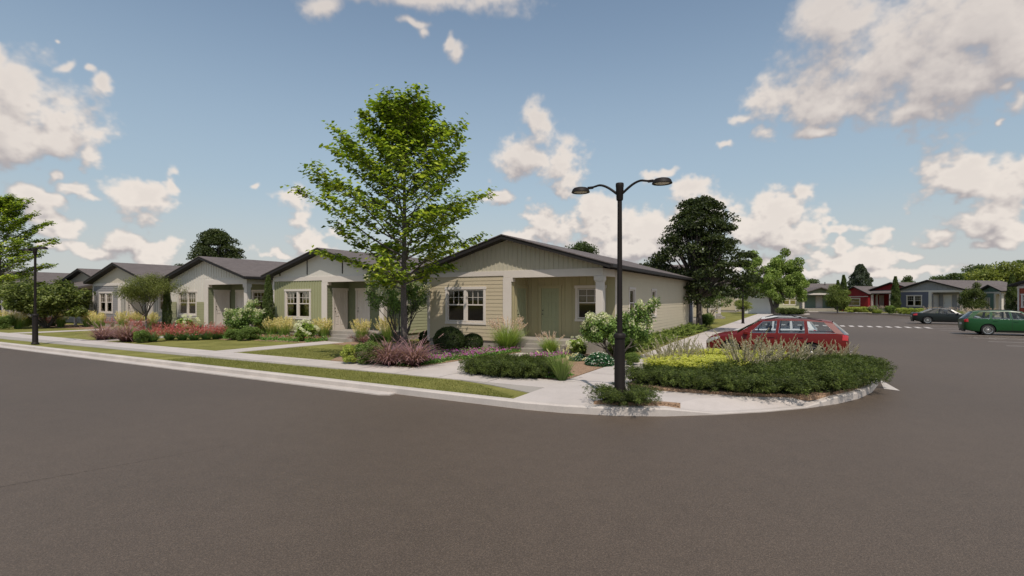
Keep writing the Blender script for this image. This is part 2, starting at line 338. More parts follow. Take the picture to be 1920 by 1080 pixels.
# joints scored across the walks
mb = MB()
M_JOINT = mat('joint_dark', (.20, .175, .155), .9)
for t in np.arange(-60, 4.5, 1.5):
    w = [W(*q) for q in [(t, -7.24), (t+.012, -7.24), (t+.012, -6.16), (t, -6.16)]]; mb.add([(x, y, .1545) for x, y in w], [(0, 1, 2, 3)])
for s in np.arange(-6.2, 58, 1.6):
    w = [W(*q) for q in [(4.72, s), (6.15, s), (6.15, s+.012), (4.72, s+.012)]]; mb.add([(x, y, .1545) for x, y in w], [(0, 1, 2, 3)])
tag(mb.build('sidewalk_joint', M_JOINT), kind='structure')
# paths to the steps
LEFTS = [-4.69, -15.44, -25.9, -36.67, -47.6]
sheet('path', [[(-.3, -6.2), (-.05, -3.84), (.3, -2.0), (.42, -.9), (1.95, -.9), (1.6, -2.2), (1.2, -3.6), (1.06, -5.4), (1.6, -6.2)]]+[[(l+5.1, -6.16), (l+5.15, -.9), (l+6.5, -.9), (l+6.25, -6.16)] for l in LEFTS[1:]], .148, M_CONC, .1)
# planting beds
beds = [[(-170, -2.9), (-53, -2.9), (-42.6, -2.9), (-42.6, 0), (-170, 0)]]
for l in LEFTS[1:]:
    beds += [[(l+6.55, -1.7), (l+8.2, -1.9), (l+9.4, -2.6), (l+10.5, -2.7), (l+10.5, 0), (l+6.55, 0)], [(l-.2, -2.3), (l+5.05, -1.9), (l+5.05, 0), (l-.2, 0)]]
beds += [[(-3.9, -6.1), (-.35, -6.1), (-.1, -3.84), (.25, -2), (.38, -.02), (-4.9, -.02), (-4.95, -2.69), (-5.2, -4.2)],
         [(1.7, -6.12), (4.58, -6.05), (4.55, -3.6), (4.6, -.6), (3.3, -.05), (2.0, -.05), (1.65, -2.2), (1.28, -3.6), (1.14, -5.4)],
         [(3.5, .1), (4.2, .1), (4.1, 16), (3.5, 16)]]
sheet('planting_bed', beds, .147, M_MULCH, .1)
sheet('planting_bed', [[(6.2, -6.1), (7.05, -6.42), (8.25, -6.25), (8.76, -6.16), (9.9, -5.75), (10.3, -5.2), (10.68, -4.47), (11.05, -3.43), (11.3, -2), (11.38, -.6), (11.2, .6), (10.7, 1.4), (10, 1.75), (7.2, 1.82), (6.4, 1.9)]], .215, M_MULCH, .1)
sheet('planting_bed', [[(6.25, -8.52), (6.45, -7.95), (7.75, -7.86), (7.0, -8.25)]], .21, M_MULCH, .1)
sheet('planting_bed', [[(3.2, 60.4), (7.4, 61.4), (9.9, 62.6), (10.3, 63.3), (9.6, 65), (4, 64)]], .16, M_MULCH, .1)
# road paint
bars = [[(t, 29.9), (t+.3, 29.9), (t+.3, 31.9), (t, 31.9)] for t in np.arange(7.0, 17.9, .6)]
sheet('crosswalk_marking', bars, .004, M_PAINT)
sheet('stall_marking', [[(18.05, s), (23.6, s), (23.6, s+.11), (18.05, s+.11)] for s in [14.2+2.7*k for k in range(14)]]+[[(6.5, s), (11.6, s), (11.6, s+.11), (6.5, s+.11)] for s in [4.65+2.7*k for k in range(9)]]+[[(23.5, 14.2), (23.61, 14.2), (23.61, 49.4), (23.5, 49.4)]], .0045, M_PAINT)
sheet('crosswalk_marking', [[(11.60, -.9), (11.80, -2.76), (11.50, -2.62)], ], .005, M_PAINT)
# a crack in the old asphalt
mb = MB(); pts = []
for i in range(60):
    f = i/59; x0, y0 = at_y(-40+480*f, 921-88*f, 0); pts.append((x0+rng.normal(0, .012), y0+rng.normal(0, .012)))
for i in range(59):
    a, b = pts[i], pts[i+1]; wd = .005*(1-.6*i/59)
    mb.add([(a[0], a[1]-wd, .003), (b[0], b[1]-wd, .003), (b[0], b[1]+wd, .003), (a[0], a[1]+wd, .003)], [(0, 1, 2, 3)])
tag(mb.build('road_crack', mat('crack_dark', (.03, .025, .022), .95)), kind='structure')

# ------------------------------------------------------------------ houses
def wall(mb, p0, p1, z0, z1, opens=(), style='lap', ztop=None, pitch=None, off0=0.0):
    """one wall from p0 to p1 (outside is to the right of that direction), with the openings left out"""
    p0 = Vector(p0); p1 = Vector(p1); L = (p1-p0).length; d = (p1-p0)/L; nn = Vector((d.y, -d.x))
    def V3(x, z, o): q = p0+d*x+nn*(o+off0); return (q.x, q.y, z)
    zt = ztop or (lambda x: z1)
    def spans(zm, a=0, b=None):
        b = L if b is None else b; r = [(a, b)]
        for (x0, x1, y0, y1) in opens:
            if y0 <= zm <= y1: r = [q for (c, e) in r for q in ((c, min(e, x0)), (max(c, x1), e)) if q[1]-q[0] > 1e-4]
        return r
    if style == 'lap':
        c = pitch or .155; zs = sorted(set([z0, z1]+list(np.arange(z0, z1, c))+[z for o in opens for z in o[2:] if z0 < z < z1]))
        for a, b in zip(zs, zs[1:]):
            if b-a < 1e-4: continue
            k = math.floor((a-z0)/c+1e-6); t0 = (a-z0)/c-k; t1 = t0+(b-a)/c
            for (xa, xb) in spans((a+b)/2):
                o0 = .011*(1-t0)+.002; o1 = .011*(1-t1)+.002
                mb.add([V3(xa, a, o0), V3(xb, a, o0), V3(xb, b, o1), V3(xa, b, o1)], [(0, 1, 2, 3)])
                if t0 < 1e-3: mb.add([V3(xa, a, .002), V3(xb, a, .002), V3(xb, a, o0), V3(xa, a, o0)], [(0, 1, 2, 3)])
    else:
        xs = sorted(set([0, L, L/2]+[x for o in opens for x in o[:2]])); zs = sorted(set([z0]+[z for o in opens for z in o[2:]]))
        for xa, xb in zip(xs, xs[1:]):
            for i, a in enumerate(zs):
                ta, tb = (zs[i+1],)*2 if i+1 < len(zs) else (zt(xa), zt(xb))
                zm = (a+(ta+tb)/2)/2; xm = (xa+xb)/2
                if any(o[0] < xm < o[1] and o[2] < zm < o[3] for o in opens): continue
                mb.add([V3(xa, a, 0), V3(xb, a, 0), V3(xb, tb, 0), V3(xa, ta, 0)], [(0, 1, 2, 3)])
        if style == 'batten':
            c = pitch or .30; x = c*.5
            while x < L-.03:
                h = .022; zz = [z0]+sorted(z for o in opens if o[0]-.02 < x < o[1]+.02 for z in o[2:])+[zt(x)-.01]
                for a, b in zip(zz[::2], zz[1::2]):
                    if b-a > .03:
                        mb.add([V3(x-h, a, .001), V3(x-h, a, .024), V3(x+h, a, .024), V3(x+h, a, .001), V3(x-h, b, .001), V3(x-h, b, .024), V3(x+h, b, .024), V3(x+h, b, .001)], [(0, 1, 5, 4), (1, 2, 6, 5), (2, 3, 7, 6), (4, 5, 6, 7)])
                x += c
    return (p0, d, nn)

def frame_box(mb, fr, x0, x1, z0, z1, o0, o1, mi=0):
    p0, d, nn = fr
    def V3(x, z, o): q = p0+d*x+nn*o; return (q.x, q.y, z)
    vs = [V3(x, z, o) for z in (z0, z1) for x, o in ((x0, o1), (x1, o1), (x1, o0), (x0, o0))]
    mb.add(vs, [(0, 3, 2, 1), (4, 5, 6, 7), (0, 1, 5, 4), (1, 2, 6, 5), (2, 3, 7, 6), (3, 0, 4, 7)], mi)

M_BLIND = mat('blind_cloth', (.42, .38, .31), .9, .06, 3)
def window(parent, fr, x0, x1, z0, z1, trim, units=2, grid=True, blind=False, cas=.11, mtri=None):
    """a double hung window: outer casing, sashes, panes; x0..z1 is the opening in the wall"""
    m = MB(); B = lambda a, b, c, e, o0, o1: frame_box(m, fr, a, b, c, e, o0, o1)
    B(x0-cas, x0, z0-.02, z1+.02, -.02, .034); B(x1, x1+cas, z0-.02, z1+.02, -.02, .034)
    B(x0-cas-.03, x1+cas+.03, z1+.02, z1+.02+cas*1.05, -.02, .044); B(x0-cas-.02, x1+cas+.02, z0-.02-cas*.9, z0-.02, -.02, .038)
    w = m.build('window', trim, parent, bevel=.004)
    s = MB(); pn = MB(); bl = MB(); gap = .13; uw = (x1-x0-gap*(units-1))/units
    for u in range(units):
        a = x0+u*(uw+gap); b = a+uw; zm = (z0+z1)/2+.04
        if u: frame_box(s, fr, a-gap, a, z0, z1, -.05, .025)
        F = lambda p, q, r_, t_, o0=-.055, o1=-.015: frame_box(s, fr, p, q, r_, t_, o0, o1)
        F(a, a+.04, z0, z1); F(b-.04, b, z0, z1); F(a+.04, b-.04, z0, z0+.05); F(a+.04, b-.04, z1-.04, z1); F(a+.04, b-.04, zm-.025, zm+.025, -.06, -.01)
        if grid:
            for i in (1, 2): x = a+.04+(uw-.08)*i/3; F(x-.009, x+.009, zm+.025, z1-.04, -.05, -.022)
            z = (zm+z1)/2; F(a+.04, b-.04, z-.009, z+.009, -.049, -.023)
        frame_box(pn, fr, a+.03, b-.03, z0+.03, z1-.03, -.041, -.037)
        if blind: frame_box(bl, fr, a+.01, b-.01, z0+(.0 if blind == 1 else (z1-z0)*.45), z1, -.13, -.12)
    s.build('sash', trim, w); pn.build('pane', M_GLASS, w)
    if blind: bl.build('blind', M_BLIND, w)
    return w

M_HANDLE = mat('handle_metal', (.10, .09, .08), .35, .05, 5, 0, 60, 1)
def door(parent, fr, x0, x1, z0, z1, dm, trim):
    m = MB(); B = lambda mm, a, b, c, e, o0, o1: frame_box(mm, fr, a, b, c, e, o0, o1)
    B(m, x0, x1, z0, z1, -.05, -.02)
    w = x1-x0; h = z1-z0
    st = [x0, x0+.11, x0+w/2-.045, x0+w/2+.045, x1-.11, x1]
    for i in (0, 2, 4): B(m, st[i], st[i+1], z0, z1, -.021, -.006)
    for (a, b) in ((0, .11), (.34, .40), (.74, .80), (.93, 1)):
        for i in (1, 3): B(m, st[i], st[i+1], z0+h*a, z0+h*b, -.021, -.0065)
    for (a, b) in ((.12, .33), (.41, .73), (.81, .92)):
        for i in (1, 3): B(m, st[i]+.045, st[i+1]-.045, z0+h*a+.03, z0+h*b-.03, -.021, -.010)
    d = m.build('door', dm, parent, bevel=.003)
    t = MB(); c = .10
    B(t, x0-c, x0, z0, z1, -.06, .034); B(t, x1, x1+c, z0, z1, -.06, .034); B(t, x0-c-.03, x1+c+.03, z1, z1+c*1.2, -.06, .044)
    t.build('door_frame', trim, d)
    k = MB(); p0, dd, nn = fr; q = p0+dd*(x0+.07); zc = z0+.95
    a = q+nn*(-.006); b = q+nn*.05
    k.tube([(a.x, a.y, zc), ((a.x+b.x)/2, (a.y+b.y)/2, zc), (b.x, b.y, zc)], [.014, .016, .028], 8); k.build('handle', M_HANDLE, d, smooth=True)
    k = MB(); k.tube([(a.x, a.y, zc+.16), (a.x+nn.x*.015, a.y+nn.y*.015, zc+.16)], .027, 8); k.build('lock', M_HANDLE, d, smooth=True)
    return d

def house(label, org, rz, sp, sc=1.0):
    Wd = sp.get('W', 8.1); D = sp.get('D', 16.2); P = sp.get('porch', 1.4); FZ = .45
    TRM = sp.get('trim', M_TRIM); MF = sp['front']; MS = sp.get('side', sp['front']); MG = sp['gable']; MP = sp['pwall']; MDR = sp.get('door', TRM)
    xp0, xp1 = sp.get('post', (3.87, 4.26)); EH = 3.15; RH = sp.get('ridge', 4.77)-G; OH = sp.get('oh', .45); OS = .42
    h = empty('house', org, rz, label, 'house', sc=sc)
    zf0, zf1 = 2.98, 3.18                                   # frieze board
    # --- foundation and porch floor
    m = MB(); m.box(.03, xp1-.03, .04, D-.03, -.1, .32); m.box(xp1-.03, Wd-.03, P+.03, D-.03, -.1, .32)
    m.build('foundation', M_STEP, h)
    m = MB(); m.box(xp1-.02, Wd+.02, -.06, P, -.1, FZ); m.build('porch_floor', M_STEP, h, bevel=.015)
    m = MB(); sx0, sx1 = sp.get('steps', (5.05, 6.7)); m.box(sx0, sx1, -.36, -.065, -.05, .30); m.box(sx0, sx1, -.66, -.362, -.05, .15)
    m.build('steps', M_STEP, h, bevel=.012)
    # --- walls
    wx0, wx1, wz0, wz1 = sp.get('win', (1.07, 2.92, 1.08, 2.42)); wo = [(wx0, wx1, wz0, wz1)]
    m = MB(); fr = wall(m, (0, 0), (xp0, 0), .32, zf0 if not sp.get('fullgable') else zf1+.1, wo, sp.get('fstyle', 'lap'), pitch=sp.get('fpitch'))
    m.build('wall', MF, h)
    window(h, fr, wx0, wx1, wz0, wz1, TRM, blind=sp.get('blind', 0))
    so_ = [(x, x+.75, 1.25, 2.42) for x in sp.get('swin', (2.6, 7.2))]
    m = MB(); fr_s = wall(m, (Wd, P), (Wd, D), .32, EH+.03, so_, sp.get('sstyle', 'lap'))
    m.build('wall', MS, h)
    for (a, b, c, e) in so_: window(h, fr_s, a, b, c, e, TRM, 1, False, 1, .09)
    m = MB(); wall(m, (0, D), (0, 0), .32, EH+.03, (), sp.get('sstyle', 'lap')); m.build('wall', MS, h)
    m = MB(); zg = lambda x: EH+.08+(RH-EH-.16)*(1-abs(x-Wd/2)/(Wd/2))
    bo = [(3.0, 4.6, 1.1, 2.4)]
    fr_b = wall(m, (Wd, D), (0, D), .32, 3.1, bo, 'flat', ztop=zg); m.build('wall', MS, h)
    if sp.get('backwin', True): window(h, fr_b, 3.0, 4.6, 1.1, 2.4, TRM, 2, False)
    # porch walls
    do = [(sp.get('bdoor', (4.9, 5.72)))+(FZ, FZ+2.03)]; pw = [(6.55, 7.62, 1.25, 2.45)] if sp.get('pwin', True) else []
    oo = [(a-xp1, b-xp1, c, e) for (a, b, c, e) in do+pw]
    m = MB(); fr_p = wall(m, (xp1, P), (Wd, P), FZ, 3.0, oo, sp.get('pstyle', 'batten'), pitch=.31 if sp.get('pstyle', 'batten') == 'batten' else .155)
    fr_i = wall(m, (xp1, .0), (xp1, P), FZ, 3.0, [(.42, 1.22, FZ, FZ+2.03)], sp.get('pstyle', 'batten'), pitch=.31 if sp.get('pstyle', 'batten') == 'batten' else .155)
    m.build('porch_wall', MP, h)
    for o in oo[:1]: door(h, fr_p, *o, MDR, sp.get('dtrim', TRM))
    for o in oo[1:]: window(h, fr_p, *o, TRM, 1, True, 2)
    door(h, fr_i, .42, 1.22, FZ, FZ+2.03, sp.get('door2', MDR), sp.get('dtrim', TRM))
    m = MB(); m.box(xp1-.05, Wd-.02, .02, P-.01, 2.95, 2.99); m.build('porch_ceiling', TRM, h)
    # inside: a partition and a floor, seen through the panes
    m = MB(); m.box(.1, Wd-.1, 4.3, 4.4, .3, 3.1); m.box(.05, Wd-.05, P+.1, D-.1, .33, .40); m.box(xp1-.14, xp1-.06, .1, 4.2, .3, 3.1)
    m.build('interior_wall', MI, h)
    # --- frieze, posts, column, corner boards
    if not sp.get('fullgable'):
        m = MB(); m.box(-.015, xp0+.02, -.035, .0, zf0, zf1); m.build('frieze', TRM, h, bevel=.005)
    m = MB(); zb = 2.89; m.box(xp0+.022, Wd+.015, -.04, .20, zb, zf1+.004); m.box(Wd-.20, Wd+.0145, .202, P+.0, zb+.003, zf1); m.build('porch_beam', TRM, h, bevel=.006)
    m = MB(); m.box(xp0, xp1, -.045, .0, .0, zb-.002); m.box(xp1+.002, xp1+.06, -.05, .20, zb-.16, zb-.002); m.build('porch_post', TRM, h, bevel=.006)
    m = MB(); cx0, cx1 = Wd-.27, Wd+.005
    m.box(cx0, cx1, -.035, .22, FZ+.14, zb-.22); m.box(cx0-.012, cx1+.012, -.047, .232, FZ+.001, FZ+.14)
    m.box(cx0-.02, cx1+.02, -.055, .24, zb-.22, zb-.17); m.box(cx0-.055, cx1+.04, -.065, .26, zb-.17, zb-.004)
    m.build('column', TRM, h, bevel=.012)
    b = .10; m = MB(); m.box(-.036, b, -.036, -.0, .2, zf0-.002); m.box(-.0365, -.0, .0, b, .2, EH+.0); m.build('corner_board', TRM, h, bevel=.004)
    for q in ((Wd+.001, Wd+.036, P-.005, P+b), (Wd+.001, Wd+.036, D-b, D), (-.036, -.001, D-b, D)):
        m = MB(); m.box(*q, .2, EH); m.build('corner_board', TRM, h, bevel=.004)
    # --- gable
    m = MB(); zz = lambda x: EH+.14+(RH-EH-.16)*(1-abs(x-Wd/2)/(Wd/2))
    if sp.get('fullgable'):
        zc = zf1+.1; fb = wall(m, (0, 0), (Wd, 0), zf1+.0045 if False else zc, zc, (), 'batten' if sp['gstyle'] == 'batten' else 'flat', ztop=lambda x: max(zc+.002, zz(x)-.0), pitch=sp.get('gpitch', .30))
        wall(m, (xp0+.02, 0), (Wd, 0), zf1+.005, zc, (), 'flat')
    else:
        wall(m, (0, 0), (Wd, 0), zf1, zf1, (), sp.get('gstyle', 'batten'), ztop=zz, pitch=sp.get('gpitch', .30), off0=-.002)
    m.build('gable', MG, h)
    if sp.get('gslots'):
        for x, a, b in ((.55, 3.28, 3.44), (2.75, 3.30, 4.2), (5.35, 3.30, 4.2), (7.55, 3.28, 3.44)):
            m = MB(); m.box(x-.02, x+.02, -.034, -.001, a, min(b, zz(x)-.03)); m.build('gable_batten', M_DARK, h)
    # --- roof
    def chev(m, dz, th, ex, y0, y1):
        el_, er = -OS-ex, Wd+OS+ex; rx = Wd/2; sl_ = (RH-.18-EH)/(Wd/2+OS)
        top = [(el_, RH-sl_*(rx-el_)+dz), (rx, RH+dz), (er, RH-sl_*(er-rx)+dz)]
        pr = top+[(x, z-th) for x, z in top[::-1]]
        vs = [(x, y, z) for y in (y0, y1) for x, z in pr]; n = 6
        m.add(vs, [(0, 1, n+1, n), (1, 2, n+2, n+1), (2, 3, n+3, n+2), (3, 4, n+4, n+3), (4, 5, n+5, n+4), (5, 0, n, n+5), (0, 5, 4, 1), (1, 4, 3, 2), (n, n+1, n+4, n+5), (n+1, n+2, n+3, n+4)])
    m = MB(); chev(m, 0, .035, .03, -OH-.03, D+OH+.03); rf = m.build('roof', M_ROOF, h)
    m = MB(); chev(m, -.037, .15, 0, -OH, D+OH); m.build('fascia', M_DARK, rf)
    for x in (-OS-.115, Wd+OS+.002):
        m = MB(); m.box(x, x+.113, -OH+.02, D+OH-.02, EH+.02, EH+.13); m.build('gutter', M_DARK, rf)
    m = MB()
    if sp.get('pipe'):
        for (x, y) in ((Wd*.3, D*.3), (Wd*.34, D*.62)): m.tube([(x, y, 3.6), (x, y, 4.95)], .05, 8)
        m.build('vent_pipe', M_DARK, rf)
    for y in (P+.14, D-.06):
        m = MB(); m.tube([(Wd+.08, y, .1), (Wd+.08, y, EH+.02)], .03, 6); m.build('downpipe', M_DARK if (sp.get('dpd') and y > 3) else TRM, h)
    return h

MI = mat('interior_paint', (.42, .36, .22), .9)
m_cream = mat('siding_cream', (.47, .395, .275), .75, .03, 2); m_creamside = mat('siding_pale', (.52, .455, .335), .75, .03, 2); m_putty = mat('siding_putty', (.46, .425, .33), .75, .03, 3)
m_olive = mat('siding_olive', (.38, .335, .20), .75, .03, 2); m_doorol = mat('door_sage', (.31, .32, .20), .7, .03, 2)
m_green = mat('siding_sage', (.30, .30, .17), .75, .03, 2); m_dgreen = mat('siding_moss', (.165, .18, .105), .75, .03, 2); m_white = mat('siding_white', (.60, .56, .50), .75, .03, 2)
m_grey = mat('siding_grey', (.235, .225, .225), .75, .04, 2); m_beige = mat('siding_beige', (.47, .42, .34), .75, .03, 2); m_stone = mat('siding_stone', (.40, .385, .35), .75, .03, 2)
m_blue = mat('siding_blue', (.115, .118, .155), .75, .04, 2); m_lgrey = mat('siding_lightgrey', (.28, .275, .28), .75, .04, 2); m_red = mat('siding_red', (.215, .012, .015), .7, .05, 2)
m_lime = mat('siding_lime', (.43, .43, .27), .75, .03, 2); m_teal = mat('siding_teal', (.12, .19, .16), .75, .03, 2); m_rust = mat('siding_rust', (.30, .06, .03), .75, .05, 2); m_tan = mat('siding_tan', (.50, .42, .30), .75, .03, 2)
m_bgwhite = mat('panel_white', (.62, .60, .58), .6, .04, 1)

house('cream single-storey house on the corner, with lap siding and an olive recessed porch', W(LEFTS[0], 0), RZ, dict(front=m_cream, side=m_creamside, gable=m_putty, pwall=m_olive, door=m_doorol, dtrim=m_olive, fpitch=.155, swin=(1.9, 5.6), gpitch=.2, dpd=1))
house('sage green house behind the tall street tree, its white gable marked with dark upright strips', W(LEFTS[1], 0), RZ, dict(front=m_green, fstyle='batten', fpitch=.2, side=m_lime, gable=m_white, gstyle='flat', gslots=1, pwall=m_dgreen, pstyle='lap', pwin=False))
h3 = house('off-white board and batten house with olive lap siding patches beside its window', W(LEFTS[2], 0), RZ, dict(front=m_white, fstyle='batten', fpitch=.26, side=m_white, gable=m_white, gstyle='batten', gpitch=.26, fullgable=1, pwall=m_dgreen, pstyle='lap', blind=2))
m = MB()
for (a, b, c, e) in ((0, .78, .32, 1.85), (3.06, 3.85, .32, 1.85), (.78, 3.06, .32, .86)): wall(m, (a, 0), (b, 0), c, e, (), 'lap', off0=.03)
m.build('lap_siding', mat('siding_khaki', (.30, .29, .17), .75, .03, 2), h3)
house('grey lap-sided house with a beige porch, partly behind a small young tree', W(LEFTS[3], 0), RZ, dict(front=m_grey, side=m_grey, gable=m_beige, gstyle='flat', pwall=m_stone, pstyle='batten'))
h5 = house('low grey-green house behind the wide shrubby tree, with a lean-to roof below its gable', W(LEFTS[4], 2.0), RZ, dict(front=m_stone, side=m_grey, gable=m_stone, gstyle='lap' if False else 'flat', pwall=m_grey, win=(1.07, 2.92, 1.08, 2.3)))
m = MB(); m.add([(-.5, -2.2, 2.95), (8.6, -2.2, 2.95), (8.6, .1, 3.55), (-.5, .1, 3.55), (-.5, -2.2, 2.83), (8.6, -2.2, 2.83), (8.6, .1, 3.43), (-.5, .1, 3.43)], [(0, 1, 2, 3), (7, 6, 5, 4), (0, 4, 5, 1), (1, 5, 6, 2), (3, 7, 4, 0)])
m.build('porch_roof', M_ROOF, h5)
for x in (0, 4, 7.9): m = MB(); m.box(x, x+.16, -2.1, -1.94, -.02, 2.85); m.build('porch_post', M_TRIM, h5)
house('grey house at the far left end of the row, mostly hidden behind foliage', W(-58.5, 0), RZ, dict(front=m_grey, side=m_grey, gable=m_stone, pwall=m_grey))
house('blue-grey house behind the corner house, facing the side pavement', W(2.6, 17.9), R(90)-A, dict(front=m_blue, side=m_blue, gable=m_lgrey, pwall=m_lgrey, D=13))
house('beige house with a white porch post, further along the side pavement', W(2.0, 33.5), R(90)-A, dict(front=m_tan, side=m_tan, gable=m_beige, pwall=m_teal, D=13))
house('tan house at the end of the side pavement, behind the plain white enclosure', W(1.0, 66), R(90)-A, dict(front=m_tan, side=m_tan, gable=m_beige, pwall=m_beige, D=12))
# the row on the far side of the parking lot
ER = math.atan2(-.953, .303)
def far(px, Z, label, sp, sc=1.05, da=0): return house(label, ((px-960)/960*Z, Z), ER+da, sp, sc)
far(1686.5, 73.2, 'slate blue house with light grey gable, behind the black coupe', dict(front=m_blue, side=m_lgrey, gable=m_lgrey, pwall=m_lgrey, door=m_bgwhite, W=7.9, D=14, pwin=True), 1.0)
hr = far(1631, 83, 'barn red house with two stepped gables and a white-posted porch', dict(front=m_red, side=m_red, gable=m_red, gstyle='flat', pwall=m_red, pstyle='lap', D=14, W=7.2, post=(1.0, 1.3), win=(.3, .8, 1.3, 2.2), steps=(4.0, 5.4), bdoor=(5.3, 6.1), pwin=False), 1.0)
# its projecting wing
def wing(parent, x0, x1, y0, y1, zr, mw, mg, win):
    g = MB(); fr = wall(g, (x0, y0), (x1, y0), .0, 2.35, [win], 'flat'); wall(g, (x1, y0), (x1, y1), .0, 2.9, (), 'flat'); wall(g, (x0, y1), (x0, y0), .0, 2.9, (), 'flat')
    g.build('wing_wall', mw, parent)
    window(parent, fr, *win, M_TRIM, 1, False, 1)
    g = MB(); xm = (x0+x1)/2; hw = (x1-x0)/2
    wall(g, (x0, y0), (x1, y0), 2.45, 2.45, (), 'flat', ztop=lambda x: 2.85+(zr-2.95)*(1-abs(x-hw)/hw)); g.build('wing_gable', mg, parent)
    g = MB(); g.box(x0-.03, x1+.03, y0-.05, y0+.01, 2.35, 2.45); g.build('wing_frieze', M_TRIM, parent)
    def ch(dz, th, e, ya, yb):
        g = MB(); sl_ = (zr-2.85)/(hw+.3); pr = [(x0-.3-e, zr-sl_*(hw+.3+e)+dz), (xm, zr+dz), (x1+.3+e, zr-sl_*(hw+.3+e)+dz)]; pr += [(x, z-th) for x, z in pr[::-1]]
        g.add([(x, y, z) for y in (ya, yb) for x, z in pr], [(0, 1, 7, 6), (1, 2, 8, 7), (2, 3, 9, 8), (3, 4, 10, 9), (4, 5, 11, 10), (5, 0, 6, 11), (0, 5, 4, 1), (1, 4, 3, 2)]); return g
    r_ = ch(0, .04, .02, y0-.35, y1).build('wing_roof', M_ROOF, parent); ch(-.042, .12, 0, y0-.32, y1).build('wing_fascia', M_DARK, r_)
wing(hr, -3.6, .9, -1.6, 4.0, 4.1, m_red, m_red, (1.1, 3.1, .95, 2.05))
m = MB(); m.add([(.6, -1.2, 2.95), (7.6, -1.2, 2.95), (7.6, .05, 3.45), (.6, .05, 3.45), (.6, -1.2, 2.80), (7.6, -1.2, 2.80), (7.6, .05, 3.3), (.6, .05, 3.3)], [(0, 1, 2, 3), (7, 6, 5, 4), (0, 4, 5, 1), (1, 5, 6, 2), (3, 7, 4, 0)]); m.build('porch_roof', M_ROOF, hr)
for x in (1.0, 3.9, 6.7): m = MB(); m.box(x, x+.28, -1.1, -.85, -.02, 2.82); m.build('porch_post', M_TRIM, hr)
m = MB(); m.box(.9, 7.3, -1.2, 0, -.05, .2); m.build('porch_deck', M_STEP, hr)
# sage house: long roof with the eave towards us and a small cross gable over the porch
def sage_house():
    h = empty('house', ((1456-960)/960*88, 88), R(-3), 'pale sage house with a small porch gable, behind the bright green tree', 'house')
    L = 12.0; m = MB(); wo = (1.2, 3.2, 1.05, 2.35); fr = wall(m, (0, 0), (3.9, 0), 0, 2.98, [(wo[0], wo[1], wo[2], wo[3])], 'lap'); m.build('wall', m_lime, h); m = MB(); wall(m, (L, 0), (L, 8), 0, 2.98, (), 'lap'); m.build('wall', m_lime, h); m = MB(); wall(m, (0, 8), (0, 0), 0, 2.98, (), 'lap'); m.build('wall', m_lime, h)
    window(h, fr, *wo, M_TRIM, 2)
    m = MB(); o1 = (3.4, 4.35, .4, 2.45); o0 = (.5, 1.4, .4, 2.45); fr = wall(m, (3.9, 1.3), (9.9, 1.3), .3, 2.98, [o0, o1], 'flat'); m.build('porch_wall', mat('siding_seagreen', (.20, .27, .22), .75), h)
    for o in (o0, o1): door(h, fr, *o, m_bgwhite, M_TRIM)
    m = MB(); fr = wall(m, (9.9, .5), (L, .5), 0, 2.98, [(.3, 1.3, .7, 2.5)], 'lap'); m.build('wall', m_lime, h); window(h, fr, .3, 1.3, .7, 2.5, M_TRIM, 1, False)
    m = MB(); m.box(3.9, 9.9, -.9, 1.3, -.05, .4); m.build('porch_floor', M_STEP, h)
    for x in (3.9, 9.3): m = MB(); m.box(x, x+.3, -.9, -.65, .4, 2.7); m.build('column', M_TRIM, h)
    m = MB(); m.box(3.8, 9.7, -.95, -.7, 2.7, 2.98); m.build('porch_beam', M_TRIM, h)
    pr = [(-.6, 2.95), (4, 4.75), (8.6, 2.95)]; pr += [(y, z-.16) for y, z in pr[::-1]]
    m = MB(); m.add([(x, y, z) for x in (-.5, L+.5) for y, z in pr], [(0, 6, 7, 1), (1, 7, 8, 2), (2, 8, 9, 3), (3, 9, 10, 4), (4, 10, 11, 5), (5, 11, 6, 0), (0, 1, 4, 5), (1, 2, 3, 4), (6, 11, 10, 7), (7, 10, 9, 8)]); rf = m.build('roof', M_ROOF, h)
    m = MB(); [m.tube([(x, 3.2, 4.0), (x, 3.2, 5.0)], .07, 8) for x in (5.2, 9.8)]; m.build('vent_pipe', M_DARK, rf)
    pr = [(3.4, 2.95), (6.8, 4.05), (10.2, 2.95)]; pr += [(y, z-.16) for y, z in pr[::-1]]
    m = MB(); m.add([(x, y, z) for y in (-1.3, 2.6) for x, z in pr], [(0, 1, 7, 6), (1, 2, 8, 7), (2, 3, 9, 8), (3, 4, 10, 9), (4, 5, 11, 10), (5, 0, 6, 11), (0, 5, 4, 1), (1, 4, 3, 2)]); m.build('porch_roof', M_ROOF, h)
    m = MB(); wall(m, (3.9, -.8), (9.7, -.8), 2.98, 2.98, (), 'flat', ztop=lambda x: 2.99+.93*(1-abs(x-2.9)/2.9)); m.build('gable', m_dgreen, h)
sage_house()
hg = far(1841, 62, 'narrow-fronted teal and tan house behind the green estate car', dict(front=m_teal, side=m_tan, gable=m_teal, pwall=m_tan, W=3.2, D=6, post=(2.0, 2.25), win=(.6, 1.25, 1.1, 2.3), steps=(2.3, 3.0), bdoor=(2.35, 3.0), pwin=False, ridge=4.3, swin=(), backwin=False), .9, R(-24))
far(1909, 46, 'rust red board house at the right edge', dict(front=m_rust, side=m_blue, gable=m_lgrey, gstyle='flat', fstyle='batten', pwall=m_blue, W=8.1, D=12, win=(.35, 1.9, 1.35, 2.35)), 1.0, R(-8))

